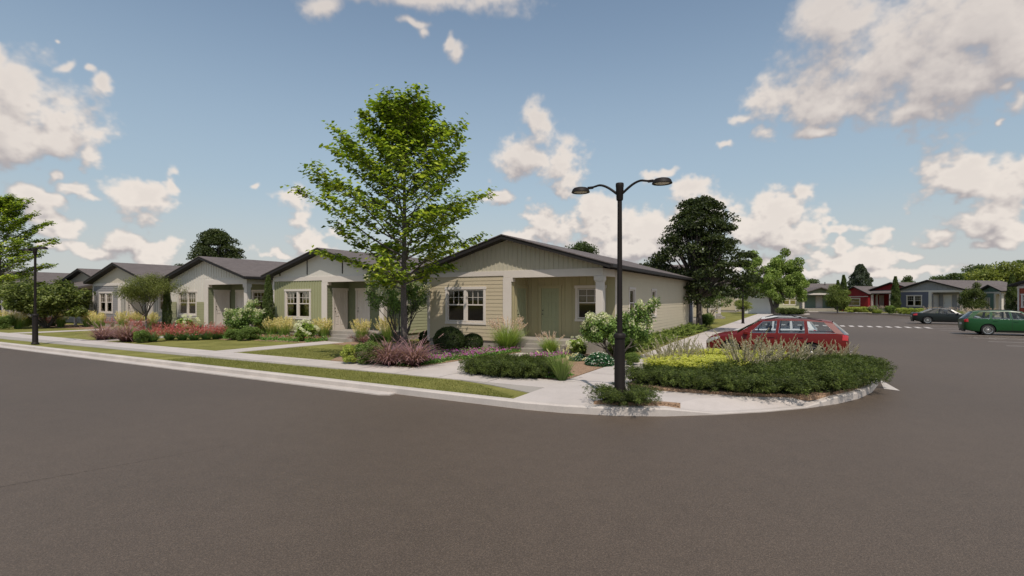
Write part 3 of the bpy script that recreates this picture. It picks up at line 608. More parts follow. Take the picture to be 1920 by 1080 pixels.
# white enclosure at the end of the pavement
e = empty('enclosure', W(2.8, 59.4), RZ, 'plain white panelled enclosure standing across the end of the side pavement', 'enclosure')
m = MB(); m.box(0, .15, 0, 3.2, 0, 2.2); m.box(3.15, 3.3, 0, 3.2, 0, 2.2); m.box(.152, 3.148, 3.05, 3.2, 0, 2.2); m.box(.152, 3.148, 0, .12, 0, 2.2); m.build('panel_wall', m_bgwhite, e, bevel=.02)
m = MB(); m.box(-.03, 3.33, -.03, 3.23, 2.201, 2.27); m.build('capping', M_TRIM, e)

# ------------------------------------------------------------------ street lamps
def lamp(loc, label):
    e = empty('street_lamp', loc, RZ, label, 'street lamp', 'twin-headed street lamps')
    m = MB(); m.lathe([(0, 1.32), (.155, 1.32)][::-1]+[], 16); 
    m = MB(); prof = [(.0, 0), (.145, 0), (.145, .04), (.12, .07), (.108, .11), (.102, 1.26), (.0, 1.26)]; m.lathe(prof, 16); m.build('base', M_POLE, e, smooth=True)
    m = MB(); m.lathe([(.103, 1.26), (.118, 1.27), (.121, 1.32), (.108, 1.35), (.08, 1.37), (.0, 1.37)], 20); m.build('collar', M_POLE, e, smooth=True)
    m = MB(); m.lathe([(.056, 1.36), (.052, 2.5), (.046, 4.1)], 8); m.build('pole', M_POLE, e)
    m = MB(); m.lathe([(.057, 4.0), (.066, 4.02), (.07, 4.14), (.074, 4.15), (.076, 4.26), (.08, 4.28), (.08, 4.33), (.072, 4.345), (0, 4.345)], 20); m.build('pole_cap', M_POLE, e, smooth=True)
    for sgn in (-1, 1):
        m = MB(); pts = []; rr = []
        for i in range(15):
            f = i/14; x = .06+.50*f; z = 4.14+.21*math.sin(min(f*1.2, 1)*math.pi*.53)-.05*max(0, f-.75)*4*.5; pts.append((sgn*x, 0, z)); rr.append(.026-.005*f)
        m.tube(pts, rr, 10); x = pts[-1]
        m.box(min(x[0], x[0]+sgn*.11), max(x[0], x[0]+sgn*.11), -.027, .027, x[2]-.03, x[2]+.015)
        a = m.build('arm', M_POLE, e, smooth=True)
        cx = x[0]+sgn*.27; cz = x[2]-.035
        m = MB(); m.lathe([(0, cz+.062), (.08, cz+.058), (.13, cz+.045), (.158, cz+.02), (.178, cz-.03), (.182, cz-.045), (.175, cz-.05), (.15, cz-.05), (.145, cz-.03), (0, cz-.03)], 28, (cx, 0), sx=1.05); hd = m.build('lamp_head', M_POLE, e, smooth=True)
        m = MB(); m.lathe([(0, cz-.052), (.09, cz-.05), (.144, cz-.036)], 24, (cx, 0)); m.build('lens', M_LENS, hd, smooth=True)
    return e
lamp(W(6.62, -8.05), 'dark bronze twin-headed street lamp on the near kerb corner, tallest in the picture')
lamp(at_y(66, 645.4), 'dark street lamp in the grass verge, before the wide shrubby tree')
lamp(at_y(1393, 606.5), 'small far street lamp on the side pavement, seen against the dark tree')

# ------------------------------------------------------------------ plants
class Veg:
    """collects leaf, blade and bark faces with a colour per vertex, as arrays"""
    def __init__(s, seed=0): s.V = []; s.F = []; s.C = []; s.M = []; s.n = 0; s.r = np.random.default_rng(seed)
    def quads(s, V, C, mi=0):
        V = np.asarray(V, np.float32).reshape(-1, 4, 3); k = len(V)
        C = np.asarray(C, np.float32)
        if C.ndim == 1: C = np.tile(C, (k, 1))
        if C.ndim == 2: C = np.repeat(C[:, None, :], 4, 1)
        s.V.append(V.reshape(-1, 3)); s.C.append(C.reshape(-1, 3)); s.F.append(np.arange(k*4).reshape(-1, 4)+s.n); s.M.append(np.full(k, mi)); s.n += k*4
    def leaves(s, P, size, cols, up=.5, asp=.55, out=None, droop=0, var=.3, mi=0, outw=.6, big=1.0):
        """rhombic leaves, a little folded, centred on the points P"""
        r = s.r; P = np.asarray(P); k = len(P)
        N = r.normal(0, 1, (k, 3)); N /= np.linalg.norm(N, axis=1, keepdims=True)+1e-9
        N = N*(1-up)+np.array([0, 0, 1])*up
        if out is not None: N = N+out*outw*.5
        N /= np.linalg.norm(N, axis=1, keepdims=True)+1e-9
        D = r.normal(0, 1, (k, 3)); D[:, 2] -= droop
        if out is not None: D = D*.6+out*1.2*outw
        D -= N*(D*N).sum(1, keepdims=True); D /= np.linalg.norm(D, axis=1, keepdims=True)+1e-9
        B = np.cross(N, D); L = size*(1+r.uniform(-var, var, (k, 1))); w = L*asp*.5
        q = np.stack([P-D*L*.5, P+B*w+N*L*.06, P+D*L*.5-N*L*.1, P-B*w+N*L*.06], 1)
        cols = np.asarray(cols); ci = cols[r.integers(0, len(cols), k)]*(1+r.uniform(-.18, .18, (k, 1)))
        s.quads(q, ci, mi)
    def blades(s, base, dirs, length, width, c0, c1, bend=.5, seg=5, twist=0, tip=None, mi=0, taper=1.3):
        """curved grass blades; dirs = horizontal lean, returns the tips"""
        r = s.r; base = np.asarray(base, float); k = len(base); L = np.broadcast_to(length, (k,)).copy()[:, None]
        h = np.asarray(dirs, float); nh = np.linalg.norm(h[:, :2], axis=1, keepdims=True)+1e-9; hd = np.concatenate([h[:, :2]/nh, np.zeros((k, 1))], 1)
        sd = np.stack([-hd[:, 1], hd[:, 0], np.zeros(k)], 1)
        pts = [base]; ang = np.arctan2(nh[:, 0], 1.0)[:, None]
        for i in range(seg):
            a = ang+bend*((i+.5)/seg)**1.5*(1+0*L)
            pts.append(pts[-1]+(hd*np.sin(a)+np.array([0, 0, 1])*np.cos(a))*L/seg)
        c0 = np.asarray(c0); c1 = np.asarray(c1); cv = 1+r.uniform(-.2, .2, (k, 1))
        for i in range(seg):
            w0 = width*(1-(i/seg)**taper)+.0008; w1 = width*(1-((i+1)/seg)**taper)+.0008
            f0, f1 = i/seg, (i+1)/seg
            q = np.stack([pts[i]-sd*w0, pts[i]+sd*w0, pts[i+1]+sd*w1, pts[i+1]-sd*w1], 1)
            ca = (c0*(1-f0)+c1*f0)*cv; cb = (c0*(1-f1)+c1*f1)*cv
            s.quads(q, np.stack([ca, ca, cb, cb], 1), mi)
        return pts[-1], (pts[-1]-pts[-2])/(L/seg)
    def spikes(s, P, D, L, rad, cols, n=26, size=.02, asp=.4):
        """feathery flower heads: small leaves round an axis"""
        r = s.r; k = len(P); f = r.uniform(0, 1, (k, n, 1)); d = D[:, None, :]
        o = r.normal(0, 1, (k, n, 3)); o -= d*(o*d).sum(2, keepdims=True); o /= np.linalg.norm(o, axis=2, keepdims=True)+1e-9
        LL = np.broadcast_to(L, (k,))[:, None, None]
        Q = P[:, None, :]+d*f*LL+o*rad*np.sin(np.clip(f, .06, .97)*math.pi)**.7*r.uniform(.2, 1, (k, n, 1))
        s.leaves(Q.reshape(-1, 3), size, cols, 0, asp, out=np.repeat(D, n, 0)+o.reshape(-1, 3)*.5)
    def tube(s, pts, rad, col, n=6, mi=1):
        pts = [Vector(p) for p in pts]; k = len(pts); rings = []; up = None
        for i, p in enumerate(pts):
            d = (pts[min(i+1, k-1)]-pts[max(i-1, 0)]).normalized()
            if up is None: up = d.orthogonal().normalized()
            up = (up-d*up.dot(d)).normalized(); w = d.cross(up)
            rings.append([tuple(p+(up*math.cos(2*math.pi*j/n)+w*math.sin(2*math.pi*j/n))*rad[i]) for j in range(n)])
        q = [[rings[i][j], rings[i][(j+1) % n], rings[i+1][(j+1) % n], rings[i+1][j]] for i in range(k-1) for j in range(n)]
        s.quads(np.array(q), np.array(col), mi)
    def build(s, name, parent=None, mats=None):
        V = np.concatenate(s.V).astype(np.float32); F = np.concatenate(s.F).astype(np.int32); C = np.concatenate(s.C); M = np.concatenate(s.M).astype(np.int32)
        me = bpy.data.meshes.new(name); me.vertices.add(len(V)); me.vertices.foreach_set('co', V.ravel())
        me.loops.add(F.size); me.loops.foreach_set('vertex_index', F.ravel()); me.polygons.add(len(F))
        me.polygons.foreach_set('loop_start', np.arange(len(F), dtype=np.int32)*4); me.polygons.foreach_set('loop_total', np.full(len(F), 4, np.int32))
        me.polygons.foreach_set('material_index', M); me.update()
        a = me.attributes.new('Col', 'FLOAT_COLOR', 'POINT'); a.data.foreach_set('color', np.concatenate([np.clip(C, 0, 1), np.ones((len(C), 1))], 1).astype(np.float32).ravel())
        for m in (mats or [M_FOL, M_BARK]): me.materials.append(m)
        o = bpy.data.objects.new(name, me); COL.objects.link(o); o.parent = parent; return o

def plant(fn, name, label, cat, xy, sc=1, group=None, rz=None, z=.15, szz=None):
    """first plant of a kind is built, the others are copies of it with its parts"""
    key = (fn.__name__ if hasattr(fn, '__name__') else str(fn))
    if key in PROTO:
        e = copy_tree(PROTO[key]); e.name = name
        if 'group' in e.keys(): del e['group']
        if 'kind' in e.keys(): del e['kind']
    else:
        e = bpy.data.objects.new(name, None); COL.objects.link(e); fn(e); PROTO[key] = e
    e.location = (xy[0], xy[1], z); e.rotation_euler = (0, 0, random.uniform(0, 6.28) if rz is None else rz); e.scale = (sc, sc, szz or sc)
    return tag(e, label, cat, group)
PROTO = {}
def disc(r, n, R_, rr=None): a = r.uniform(0, 2*math.pi, n); q = R_*np.sqrt(r.uniform(0, 1, n)); return np.stack([q*np.cos(a), q*np.sin(a), np.zeros(n)], 1)
def shell(r, n, c, rad, thick=.35, zmin=None):
    d = r.normal(0, 1, (n, 3)); d /= np.linalg.norm(d, axis=1, keepdims=True); f = 1-thick*r.uniform(0, 1, (n, 1))**1.5
    P = np.array(c)+d*np.array(rad)*f
    if zmin is not None: k = P[:, 2] > zmin; P, d = P[k], d[k]
    return P, d
# --- grasses
def feather_reed(e):
    v = Veg(1); r = v.r; n = 260; b = disc(r, n, .16); v.blades(b, b*1.6+r.normal(0, .09, (n, 3)), r.uniform(.45, .85, n), .010, (.12, .24, .05), (.30, .40, .09), .5); v.build('foliage', e)
    v = Veg(2); r = v.r; n = 95; b = disc(r, n, .15); t, d = v.blades(b, b*1.5+r.normal(0, .10, (n, 3)), r.uniform(.6, .98, n), .007, (.26, .38, .09), (.66, .60, .26), .2)
    v.spikes(t-d*.14, d, .32, .024, [(.80, .64, .36), (.72, .62, .30), (.84, .72, .42), (.60, .60, .24)], 26, .06, .36); v.build('seed_heads', e)
def purple_fountain(e):
    v = Veg(3); r = v.r; n = 300; b = disc(r, n, .17); t, d = v.blades(b, b*4.4+r.normal(0, .42, (n, 3)), r.uniform(.55, 1.12, n), .017, (.07, .02, .03), (.52, .31, .34), 1.25, 7); v.build('foliage', e)
    v = Veg(4); r = v.r; n = 9; b = disc(r, n, .12); t, d = v.blades(b, b*3+r.normal(0, .25, (n, 3)), r.uniform(.7, 1.0, n), .005, (.14, .06, .06), (.46, .28, .27), .5)
    v.spikes(t, d, .2, .011, [(.60, .40, .38), (.50, .32, .32)], 26, .035, .3); v.build('seed_heads', e)
def fountain_big(e):
    v = Veg(5); r = v.r; n = 900; b = disc(r, n, .2); v.blades(b, b*2.6+r.normal(0, .22, (n, 3)), r.uniform(.7, 1.35, n), .007, (.10, .18, .03), (.34, .44, .11), .75, 6); v.build('foliage', e)
    v = Veg(6); r = v.r; n = 46; b = disc(r, n, .15); t, d = v.blades(b, b*1.8+r.normal(0, .13, (n, 3)), r.uniform(.95, 1.3, n), .004, (.2, .28, .07), (.45, .38, .2), .42)
    v.spikes(t-d*.08, d, .30, .034, [(.74, .56, .52), (.66, .48, .44), (.80, .66, .58)], 70, .045, .3); v.build('seed_heads', e)
def stiff_grass(e):
    v = Veg(7); r = v.r; n = 420; b = disc(r, n, .12); v.blades(b, b*3+r.normal(0, .2, (n, 3)), r.uniform(.4, .85, n), .007, (.07, .12, .03), (.32, .40, .12), .4, 5); v.build('foliage', e)
    v = Veg(8); r = v.r; n = 13; b = disc(r, n, .1); t, d = v.blades(b, b*3+r.normal(0, .2, (n, 3)), r.uniform(.75, 1.0, n), .003, (.15, .2, .06), (.35, .32, .15), .5)
    v.spikes(t-d*.03, d, .13, .018, [(.85, .78, .52), (.75, .68, .44)], 50, .035, .35); v.build('seed_heads', e)
def red_yucca(e):
    v = Veg(9); r = v.r; n = 240; b = disc(r, n, .15); v.blades(b, b*4.5+r.normal(0, .38, (n, 3)), r.uniform(.35, .62, n), .011, (.06, .14, .05), (.20, .33, .15), .7); v.build('foliage', e)
    v = Veg(10); r = v.r; n = 62; b = disc(r, n, .15); t, d = v.blades(b, b*4+r.normal(0, .36, (n, 3)), r.uniform(.45, .8, n), .004, (.16, .07, .05), (.42, .09, .08), .35)
    v.spikes(t-d*.22, d, .32, .032, [(.56, .14, .14), (.46, .08, .09), (.68, .32, .30)], 22, .05, .42); v.build('flowers', e)
def yellow_pennisetum(e):
    v = Veg(11); r = v.r; n = 420; b = disc(r, n, .28); v.blades(b, b*2.6+r.normal(0, .25, (n, 3)), r.uniform(.4, .8, n), .008, (.16, .24, .05), (.42, .46, .14), .8, 5); v.build('foliage', e)
    v = Veg(12); r = v.r; n = 60; b = disc(r, n, .3); t, d = v.blades(b, b*2+r.normal(0, .2, (n, 3)), r.uniform(.6, .9, n), .003, (.2, .2, .08), (.4, .28, .2), .5)
    v.spikes(t, d, .2, .02, [(.74, .60, .56), (.62, .48, .44)], 22, .05, .3); v.build('seed_heads', e)
# --- shrubs
def clumped(v, n, c, rad, size, cols, k=14, asp=.5, up=.35, thick=.3, zmin=.01, outw=.6, cl=.34):
    """leaves gathered in k overlapping clumps over an ellipsoid, so the outline is uneven"""
    r = v.r; C, d = shell(r, k*3, c, np.array(rad)*.68, .5); C = C[C[:, 2] > zmin+.02][:k]
    for cc in C:
        f = r.uniform(.75, 1.2)*cl; P, dd = shell(r, n//k, cc, np.array(rad)*f, .55, zmin); sh = r.uniform(.82, 1.15)
        v.leaves(P, size, np.array(cols)*sh, up, asp, out=dd, outw=outw)
def bush_green(e):
    v = Veg(20); clumped(v, 9000, (0, 0, .38), (.55, .55, .45), .055, [(.10, .155, .035), (.15, .215, .05), (.20, .27, .07)], 22); v.build('foliage', e)
def bush_round(e):
    v = Veg(21); r = v.r
    P, d = shell(r, 26000, (0, 0, .5), (.60, .60, .52), .22, .0); w = 1+.06*np.sin(P[:, :1]*14)*np.sin(P[:, 1:2]*13+1)*np.cos(P[:, 2:]*12); P = (P-[0, 0, .5])*w+[0, 0, .5]
    v.leaves(P, .045, [(.030, .050, .014), (.045, .070, .018), (.075, .105, .028)], .1, .3, out=d, outw=1.1); v.build('foliage', e)
def bush_yellow(e):
    v = Veg(22); clumped(v, 6000, (0, 0, .3), (.42, .42, .36), .05, [(.36, .40, .08), (.46, .49, .12), (.22, .28, .06)], 18); v.build('foliage', e)
def bush_arching(e):
    v = Veg(23); r = v.r
    for i in range(120):
        a = r.uniform(0, 6.28); l = r.uniform(.5, .95); el_ = r.uniform(.25, 1.3); k = 60; f = np.linspace(.1, 1, k)
        x = l*f*math.cos(el_)+.05; z = l*f*math.sin(el_)*(1-.38*f**2); P = np.stack([x*math.cos(a), x*math.sin(a), z+.02], 1)+r.normal(0, .022, (k, 3))
        o = np.tile([math.cos(a), math.sin(a), .3], (k, 1)); v.leaves(P, .06, np.array([(.17, .24, .05), (.25, .32, .07), (.35, .41, .10), (.11, .16, .04)])*r.uniform(.8, 1.15), .3, .38, out=o, outw=.7)
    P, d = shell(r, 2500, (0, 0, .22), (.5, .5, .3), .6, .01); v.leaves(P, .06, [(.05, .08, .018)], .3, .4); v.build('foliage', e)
def hydrangea(e):
    v = Veg(24); clumped(v, 2600, (0, 0, .40), (.55, .55, .48), .13, [(.16, .23, .05), (.24, .33, .07), (.33, .42, .10)], 16, .6, .5); v.build('foliage', e)
    v = Veg(25); r = v.r; C, d = shell(r, 46, (0, 0, .46), (.55, .55, .50), .05, .35)
    for c in C[:40]:
        P, dd = shell(r, 70, c, (.085, .085, .055), .3); v.leaves(P, .032, [(.82, .80, .70), (.72, .72, .60), (.86, .84, .78)], .5, .8)
    v.build('flowers', e)
def white_mound(e):
    v = Veg(26); r = v.r; P, d = shell(r, 2600, (0, 0, .04), (.52, .45, .34), .25, .01); v.leaves(P, .085, [(.03, .095, .035), (.05, .14, .06), (.02, .07, .03)], .5, .5, out=d); v.build('foliage', e)
    v = Veg(27); r = v.r; P, d = shell(r, 420, (0, 0, .06), (.53, .46, .345), .05, .06); v.leaves(P, .042, [(.85, .85, .78), (.75, .77, .68)], .6, .8, out=d); v.build('flowers', e)
JUN = [(.058, .082, .016), (.085, .112, .022), (.12, .15, .032), (.036, .055, .012)]
def juniper(e):
    v = Veg(28); r = v.r
    for i in range(150):
        a = r.uniform(0, 6.28); l = r.uniform(.45, .95); rise = r.uniform(.08, .78); k = 9; bc = r.uniform(.6, 1.35)
        for j in range(k):
            f = (j+1)/k; x = l*f; z = .06+rise*math.sin(f*2.0)*.62; c = np.array([x*math.cos(a), x*math.sin(a), z])+r.normal(0, .03, 3)
            m_ = 17; o = np.array([math.cos(a), math.sin(a), .45])+r.normal(0, .5, (m_, 3)); o /= np.linalg.norm(o, axis=1, keepdims=True)
            P = c+o*.05+r.normal(0, .03, (m_, 3)); P[:, 2] = np.maximum(P[:, 2], .012)
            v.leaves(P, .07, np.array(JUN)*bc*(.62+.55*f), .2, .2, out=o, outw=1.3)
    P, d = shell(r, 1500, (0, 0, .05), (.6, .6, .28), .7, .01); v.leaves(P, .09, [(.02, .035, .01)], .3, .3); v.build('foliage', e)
def sedum(e):
    v = Veg(29); r = v.r; n = 420; b = disc(r, n, .42); t, d = v.blades(b, b*.7+r.normal(0, .12, (n, 3)), r.uniform(.24, .42, n), .007, (.12, .17, .03), (.24, .29, .05), .2, 3)
    k = r.integers(0, n, 3000); P = b[k]+(t[k]-b[k])*r.uniform(.25, .9, (3000, 1))+r.normal(0, .018, (3000, 3)); v.leaves(P, .05, [(.14, .20, .035), (.22, .27, .05)], .4, .4); v.build('foliage', e)
    v = Veg(30); r = v.r; Q = (t[:, None, :]+r.normal(0, 1, (n, 14, 3))*np.array([.035, .035, .012])).reshape(-1, 3); v.leaves(Q, .034, [(.60, .59, .13), (.68, .66, .18), (.48, .50, .11)], .75, .85); v.build('flowers', e)
def sage_twigs(e):
    v = Veg(31); r = v.r; n = 26; b = disc(r, n, .12); dr = b*3.6+r.normal(0, .26, (n, 3)); L = r.uniform(.6, 1.1, n)
    t, d = v.blades(b, dr, L, .009, (.20, .17, .13), (.42, .37, .28), .25, 5, taper=4)
    v.build('stems', e)
    v = Veg(32); r = v.r; k = 26
    v.spikes(t-d*.38, d, .40, .019, [(.50, .44, .32), (.40, .35, .26), (.32, .29, .24), (.58, .53, .38)], 74, .030, .6)
    ii = r.integers(0, n, 44); side = t[ii]-d[ii]*r.uniform(.25, .55, (44, 1)); dd = d[ii]+r.normal(0, .22, (44, 3)); dd /= np.linalg.norm(dd, axis=1, keepdims=True)
    v.spikes(side, dd, .24, .014, [(.48, .42, .32), (.36, .32, .26)], 34, .028, .6); v.build('flowers', e)
def cypress(e):
    v = Veg(33); r = v.r; n = 15000; z = r.uniform(.04, 1, n)**.9*3.35; R0 = .34*np.sin(np.clip(z/3.4, .02, 1)**.55*math.pi*.98)**.8+.03
    a = r.uniform(0, 6.28, n); R0 = R0*(1+.14*np.sin(a*3+z*7)+.1*np.sin(a*5-z*11)); q = R0*(1-.5*r.uniform(0, 1, n)**2)
    P = np.stack([q*np.cos(a), q*np.sin(a), z], 1); o = np.stack([np.cos(a)*.5, np.sin(a)*.5, np.full(n, 1.0)], 1)
    v.leaves(P, .085, [(.075, .11, .03), (.11, .15, .04), (.15, .195, .055), (.05, .075, .022)], .05, .28, out=o, outw=1.2); v.build('foliage', e)
    v = Veg(34); v.tube([(0, 0, -.02), (0, 0, 1.5), (0, 0, 3.0)], [.05, .035, .01], (.1, .08, .06)); v.build('trunk', e)
# --- woody plants
def limb(v, p, d, L, rad, depth, tips, rr, bend=.25, kids_=3, sp=.6, up=.12, fork=.35, minr=.004):
    seg = 4; pts = [Vector(p)]; d = Vector(d).normalized()
    for i in range(seg):
        d = (d+Vector((rr.gauss(0, bend), rr.gauss(0, bend), rr.gauss(0, bend)*.6+up))*.35).normalized(); pts.append(pts[-1]+d*L/seg)
    v.tube(pts, [max(minr, rad*(1-.6*i/seg)) for i in range(seg+1)], (.1, .08, .06), 5 if rad < .03 else 7)
    if depth == 0:
        tips += [(pts[i], d) for i in (2, 3, 4)]; return
    for k in range(kids_):
        i = rr.randint(2, seg) if k else seg
        a = Vector((rr.gauss(0, 1), rr.gauss(0, 1), rr.gauss(0, .5))).normalized(); nd_ = (d+a*sp*1.2).normalized()
        limb(v, pts[i], nd_, L*rr.uniform(.5, .8), max(minr, rad*(1-.6*i/seg)*.75), depth-1, tips, rr, bend, kids_, sp, up, fork, minr)
def shrub_tree(seed, n, h0, spread, L, r0, depth, leaf, lc, nl, fl=None, kids_=3, rad=.16, name_fl='flowers', sq=.75, up=.15, asp=.5, trunk=None, fk=.35):
    def f(e):
        rr = random.Random(seed); v = Veg(seed); tips = []
        if trunk:
            v.tube([(0, 0, -.05), (.02, .01, trunk*.5), (0, .03, trunk)], [r0*1.7, r0*1.35, r0*1.2], (.1, .08, .06), 9)
        for i in range(n):
            a = 6.283*i/n+rr.uniform(-.4, .4); t_ = rr.uniform(spread*.5, spread*1.15)
            limb(v, (math.cos(a)*.03, math.sin(a)*.03, trunk or -.02), (math.cos(a)*t_, math.sin(a)*t_, 1), L*rr.uniform(.8, 1.15), r0, depth, tips, rr, kids_=kids_, up=up)
        v.build('trunk', e)
        v = Veg(seed+1); r = v.r
        for p, d in tips:
            P, dd = shell(r, nl, p, (rad, rad, rad*sq), .8); P = P[P[:, 2] > h0]; v.leaves(P, leaf, np.array(lc)*r.uniform(.75, 1.2), .45, asp, out=dd[:len(P)], outw=.5)
        v.build('foliage', e)
        if fl:
            v = Veg(seed+2); r = v.r; zs = sorted([p.z for p, d in tips]); zc = zs[len(zs)//3]
            k = [p for p, d in tips if p.z > zc]; rr.shuffle(k)
            for p in k[:int(len(k)*fk)]:
                P, dd = shell(r, 80, (p.x*1.06, p.y*1.06, p.z+rad*.55), (.10, .10, .12), .5); v.leaves(P, .046, fl, .3, .8)
            v.build(name_fl, e)
    f.__name__ = 'shrub_tree%d' % seed; return f
flower_tree = shrub_tree(40, 10, .5, .95, .82, .032, 2, .085, [(.12, .20, .045), (.18, .28, .07), (.26, .37, .10), (.07, .12, .03)], 46, [(.74, .70, .54), (.64, .63, .44), (.54, .57, .36)], rad=.20, fk=.45)
flower_tree_b = shrub_tree(44, 8, .6, .6, 1.15, .04, 2, .075, [(.09, .15, .035), (.14, .22, .05), (.21, .31, .08)], 34, [(.84, .78, .62), (.74, .68, .52)], rad=.2, fk=.5)
shrubby_tree = shrub_tree(48, 9, .7, 1.25, 1.55, .07, 2, .19, [(.10, .13, .03), (.16, .20, .05), (.26, .29, .09), (.06, .08, .022)], 70, rad=.42, kids_=4, asp=.45)
young_tree = shrub_tree(52, 7, .9, .85, .85, .03, 2, .06, [(.17, .19, .05), (.23, .25, .07), (.11, .13, .035)], 105, rad=.33, trunk=.8, kids_=3, asp=.4)
myrtle = shrub_tree(56, 7, 1.2, .6, 1.5, .035, 2, .11, [(.10, .16, .035), (.15, .22, .05), (.07, .11, .028)], 30, [(.45, .44, .30), (.36, .38, .22)], rad=.3, kids_=3, fk=.25)

def street_tree(e, seed=60, H_=10.3, dense=1.0, cols=None, lsize=.175, prof=None, low=2.55, r0=.135, twist=0, nb=66):
    """one stem with rising side limbs in tiers; leaves lie flat in sprays along the twigs"""
    cols = cols or [(.16, .23, .02), (.23, .32, .03), (.33, .41, .04), (.44, .50, .06), (.09, .14, .018)]
    prof = prof or (lambda f: 3.55*(1-f)**.62*(.55+.45*min(1, f*5))+1.7*f*(1-f)+.30)
    rr = random.Random(seed); v = Veg(seed); lv = Veg(seed+1)
    st = [(0, 0, -.1), (.02, 0, .6), (-.03, .03, 1.8), (.02, .02, low), (.05, -.03, low+(H_-low)*.35), (-.05, .02, low+(H_-low)*.7), (.0, .0, H_-.25)]
    v.tube(st, [r0*1.35, r0, r0*.88, r0*.8, r0*.55, r0*.28, .012], (.1, .08, .06), 12)
    SP = []
    for i in range(nb):
        f = (i+.5)/nb; f = f**.92; z0 = low+(H_-low-.5)*f*.93; a = i*2.39996+rr.uniform(-.35, .35); L = prof(f)*rr.uniform(.72, 1.12)
        tilt = .22+.75*f if seed != 70 else .12+.8*f; d = Vector((math.cos(a), math.sin(a), tilt)).normalized(); p = Vector((0, 0, z0)); pts = [p]; n = 7
        for k in range(n):
            d = (d+Vector((rr.gauss(0, .08), rr.gauss(0, .08), rr.gauss(0, .05)+(.05 if k < 4 else -.04)))).normalized(); p = p+d*L/n*1.03; pts.append(p.copy())
        rb = max(.012, .048*(1-f*.75)); v.tube(pts, [max(.005, rb*(1-.85*k/n)) for k in range(n+1)], (.1, .08, .06), 5)
        for k in range(2, n+1):
            for sgn in (-1, 1, 1) if k < n else (-1, 1, 0, .4):
                q = pts[k]; s_ = Vector((-d.y, d.x, 0))*sgn*(.9 if k < n else .5); dd = (d*.9+s_+Vector((0, 0, rr.uniform(-.12, .35)))).normalized(); l2 = L*rr.uniform(.14, .30)*(1.25-.09*k)+.18
                e_ = q+dd*l2; v.tube([q, q+dd*l2*.5+Vector((0, 0, .02)), e_], [.009, .006, .003], (.1, .08, .06), 4)
                if rr.random() < .07: continue
                SP.append((q, e_, dd))
    for q, e_, dd in SP:
        m_ = int(rr.uniform(15, 27)*dense*.88); fr = lv.r.uniform(.15, 1.1, (m_, 1)); P = np.array(q)+(np.array(e_)-np.array(q))*fr+lv.r.normal(0, 1, (m_, 3))*np.array([.13, .13, .055])
        lv.leaves(P, lsize, np.array(cols)*lv.r.uniform(.8, 1.15), .62, .78, out=np.tile(np.array(dd), (m_, 1)), outw=.35)
    v.build('trunk', e); lv.build('crown', e)
def maple(e): street_tree(e)
def dark_tree(seed, prof, H_=8.8, low=2.3, dense=2.4, ls=.15, nb=70, cols=None):
    def f(e): street_tree(e, seed, H_, dense, cols or [(.034, .048, .013), (.048, .066, .018), (.07, .09, .026), (.022, .034, .011)], ls, prof, low, .17, nb=nb)
    f.__name__ = 'dark_tree%d' % seed; return f
def clump_tree(seed, H_, trunk_h, crown, k, n, leaf, cols, cl=.38, r0=.2, nbr=7, sil=False):
    """broad trees further off: forked trunk and leafy clumps round the ends of the limbs"""
    def f(e):
        rr = random.Random(seed); v = Veg(seed); lv = Veg(seed+1); r = lv.r; cr = np.array(crown); c = np.array([0, 0, H_-cr[2]])
        v.tube([(0, 0, -.1), (.05, 0, trunk_h*.6), (0, .05, trunk_h)], [r0*1.3, r0, r0*.9], (.1, .08, .06), 9)
        if sil:
            zz = np.sort(r.uniform(0, 1, k)**.85); Rz = np.interp(zz, [0, .12, .4, .7, .88, 1], [.78, 1.0, .93, .66, .42, .12])*cr[0]*r.uniform(.78, 1.12, k); aa = np.arange(k)*2.39996+r.uniform(-.5, .5, k); qq = Rz*np.sqrt(r.uniform(.12, 1, k))
            C = np.stack([qq*np.cos(aa), qq*np.sin(aa), trunk_h-.1+zz*(H_-trunk_h-.25)], 1)
        else: C, d = shell(r, k, c, cr*.76, .6); C[:, :2] *= (1.12-.22*(C[:, 2:3]-c[2]+cr[2])/cr[2]*.5*1.6+.1)
        for j, cc in enumerate(C):
            if j < nbr*2: m_ = (Vector((0, 0, trunk_h))+Vector(cc))/2+Vector((0, 0, .2)); v.tube([(0, 0, trunk_h-.1), m_, cc], [r0*.6, r0*.35, r0*.1], (.1, .08, .06), 6)
            g = r.uniform(.65, 1.25)*cl; P, dd = shell(r, n//k, cc, cr*g*np.array([1.2, 1.2, .42 if sil else .72]), .8); P[:, 2] -= .35*((P[:, 0]-cc[0])**2+(P[:, 1]-cc[1])**2)*(1 if sil else 0); lv.leaves(P, leaf, np.array(cols)*r.uniform(.75, 1.2), .3, .6, out=dd)
        v.build('trunk', e); lv.build('crown', e)
    f.__name__ = 'clump_tree%d' % seed; return f
DK = [(.036, .052, .015), (.055, .072, .022), (.08, .10, .032)]; BR = [(.20, .28, .06), (.27, .36, .085), (.13, .19, .04), (.33, .41, .11)]; MD = [(.085, .12, .035), (.12, .155, .045), (.06, .09, .028)]; YG = [(.20, .23, .05), (.15, .18, .04), (.26, .28, .07)]
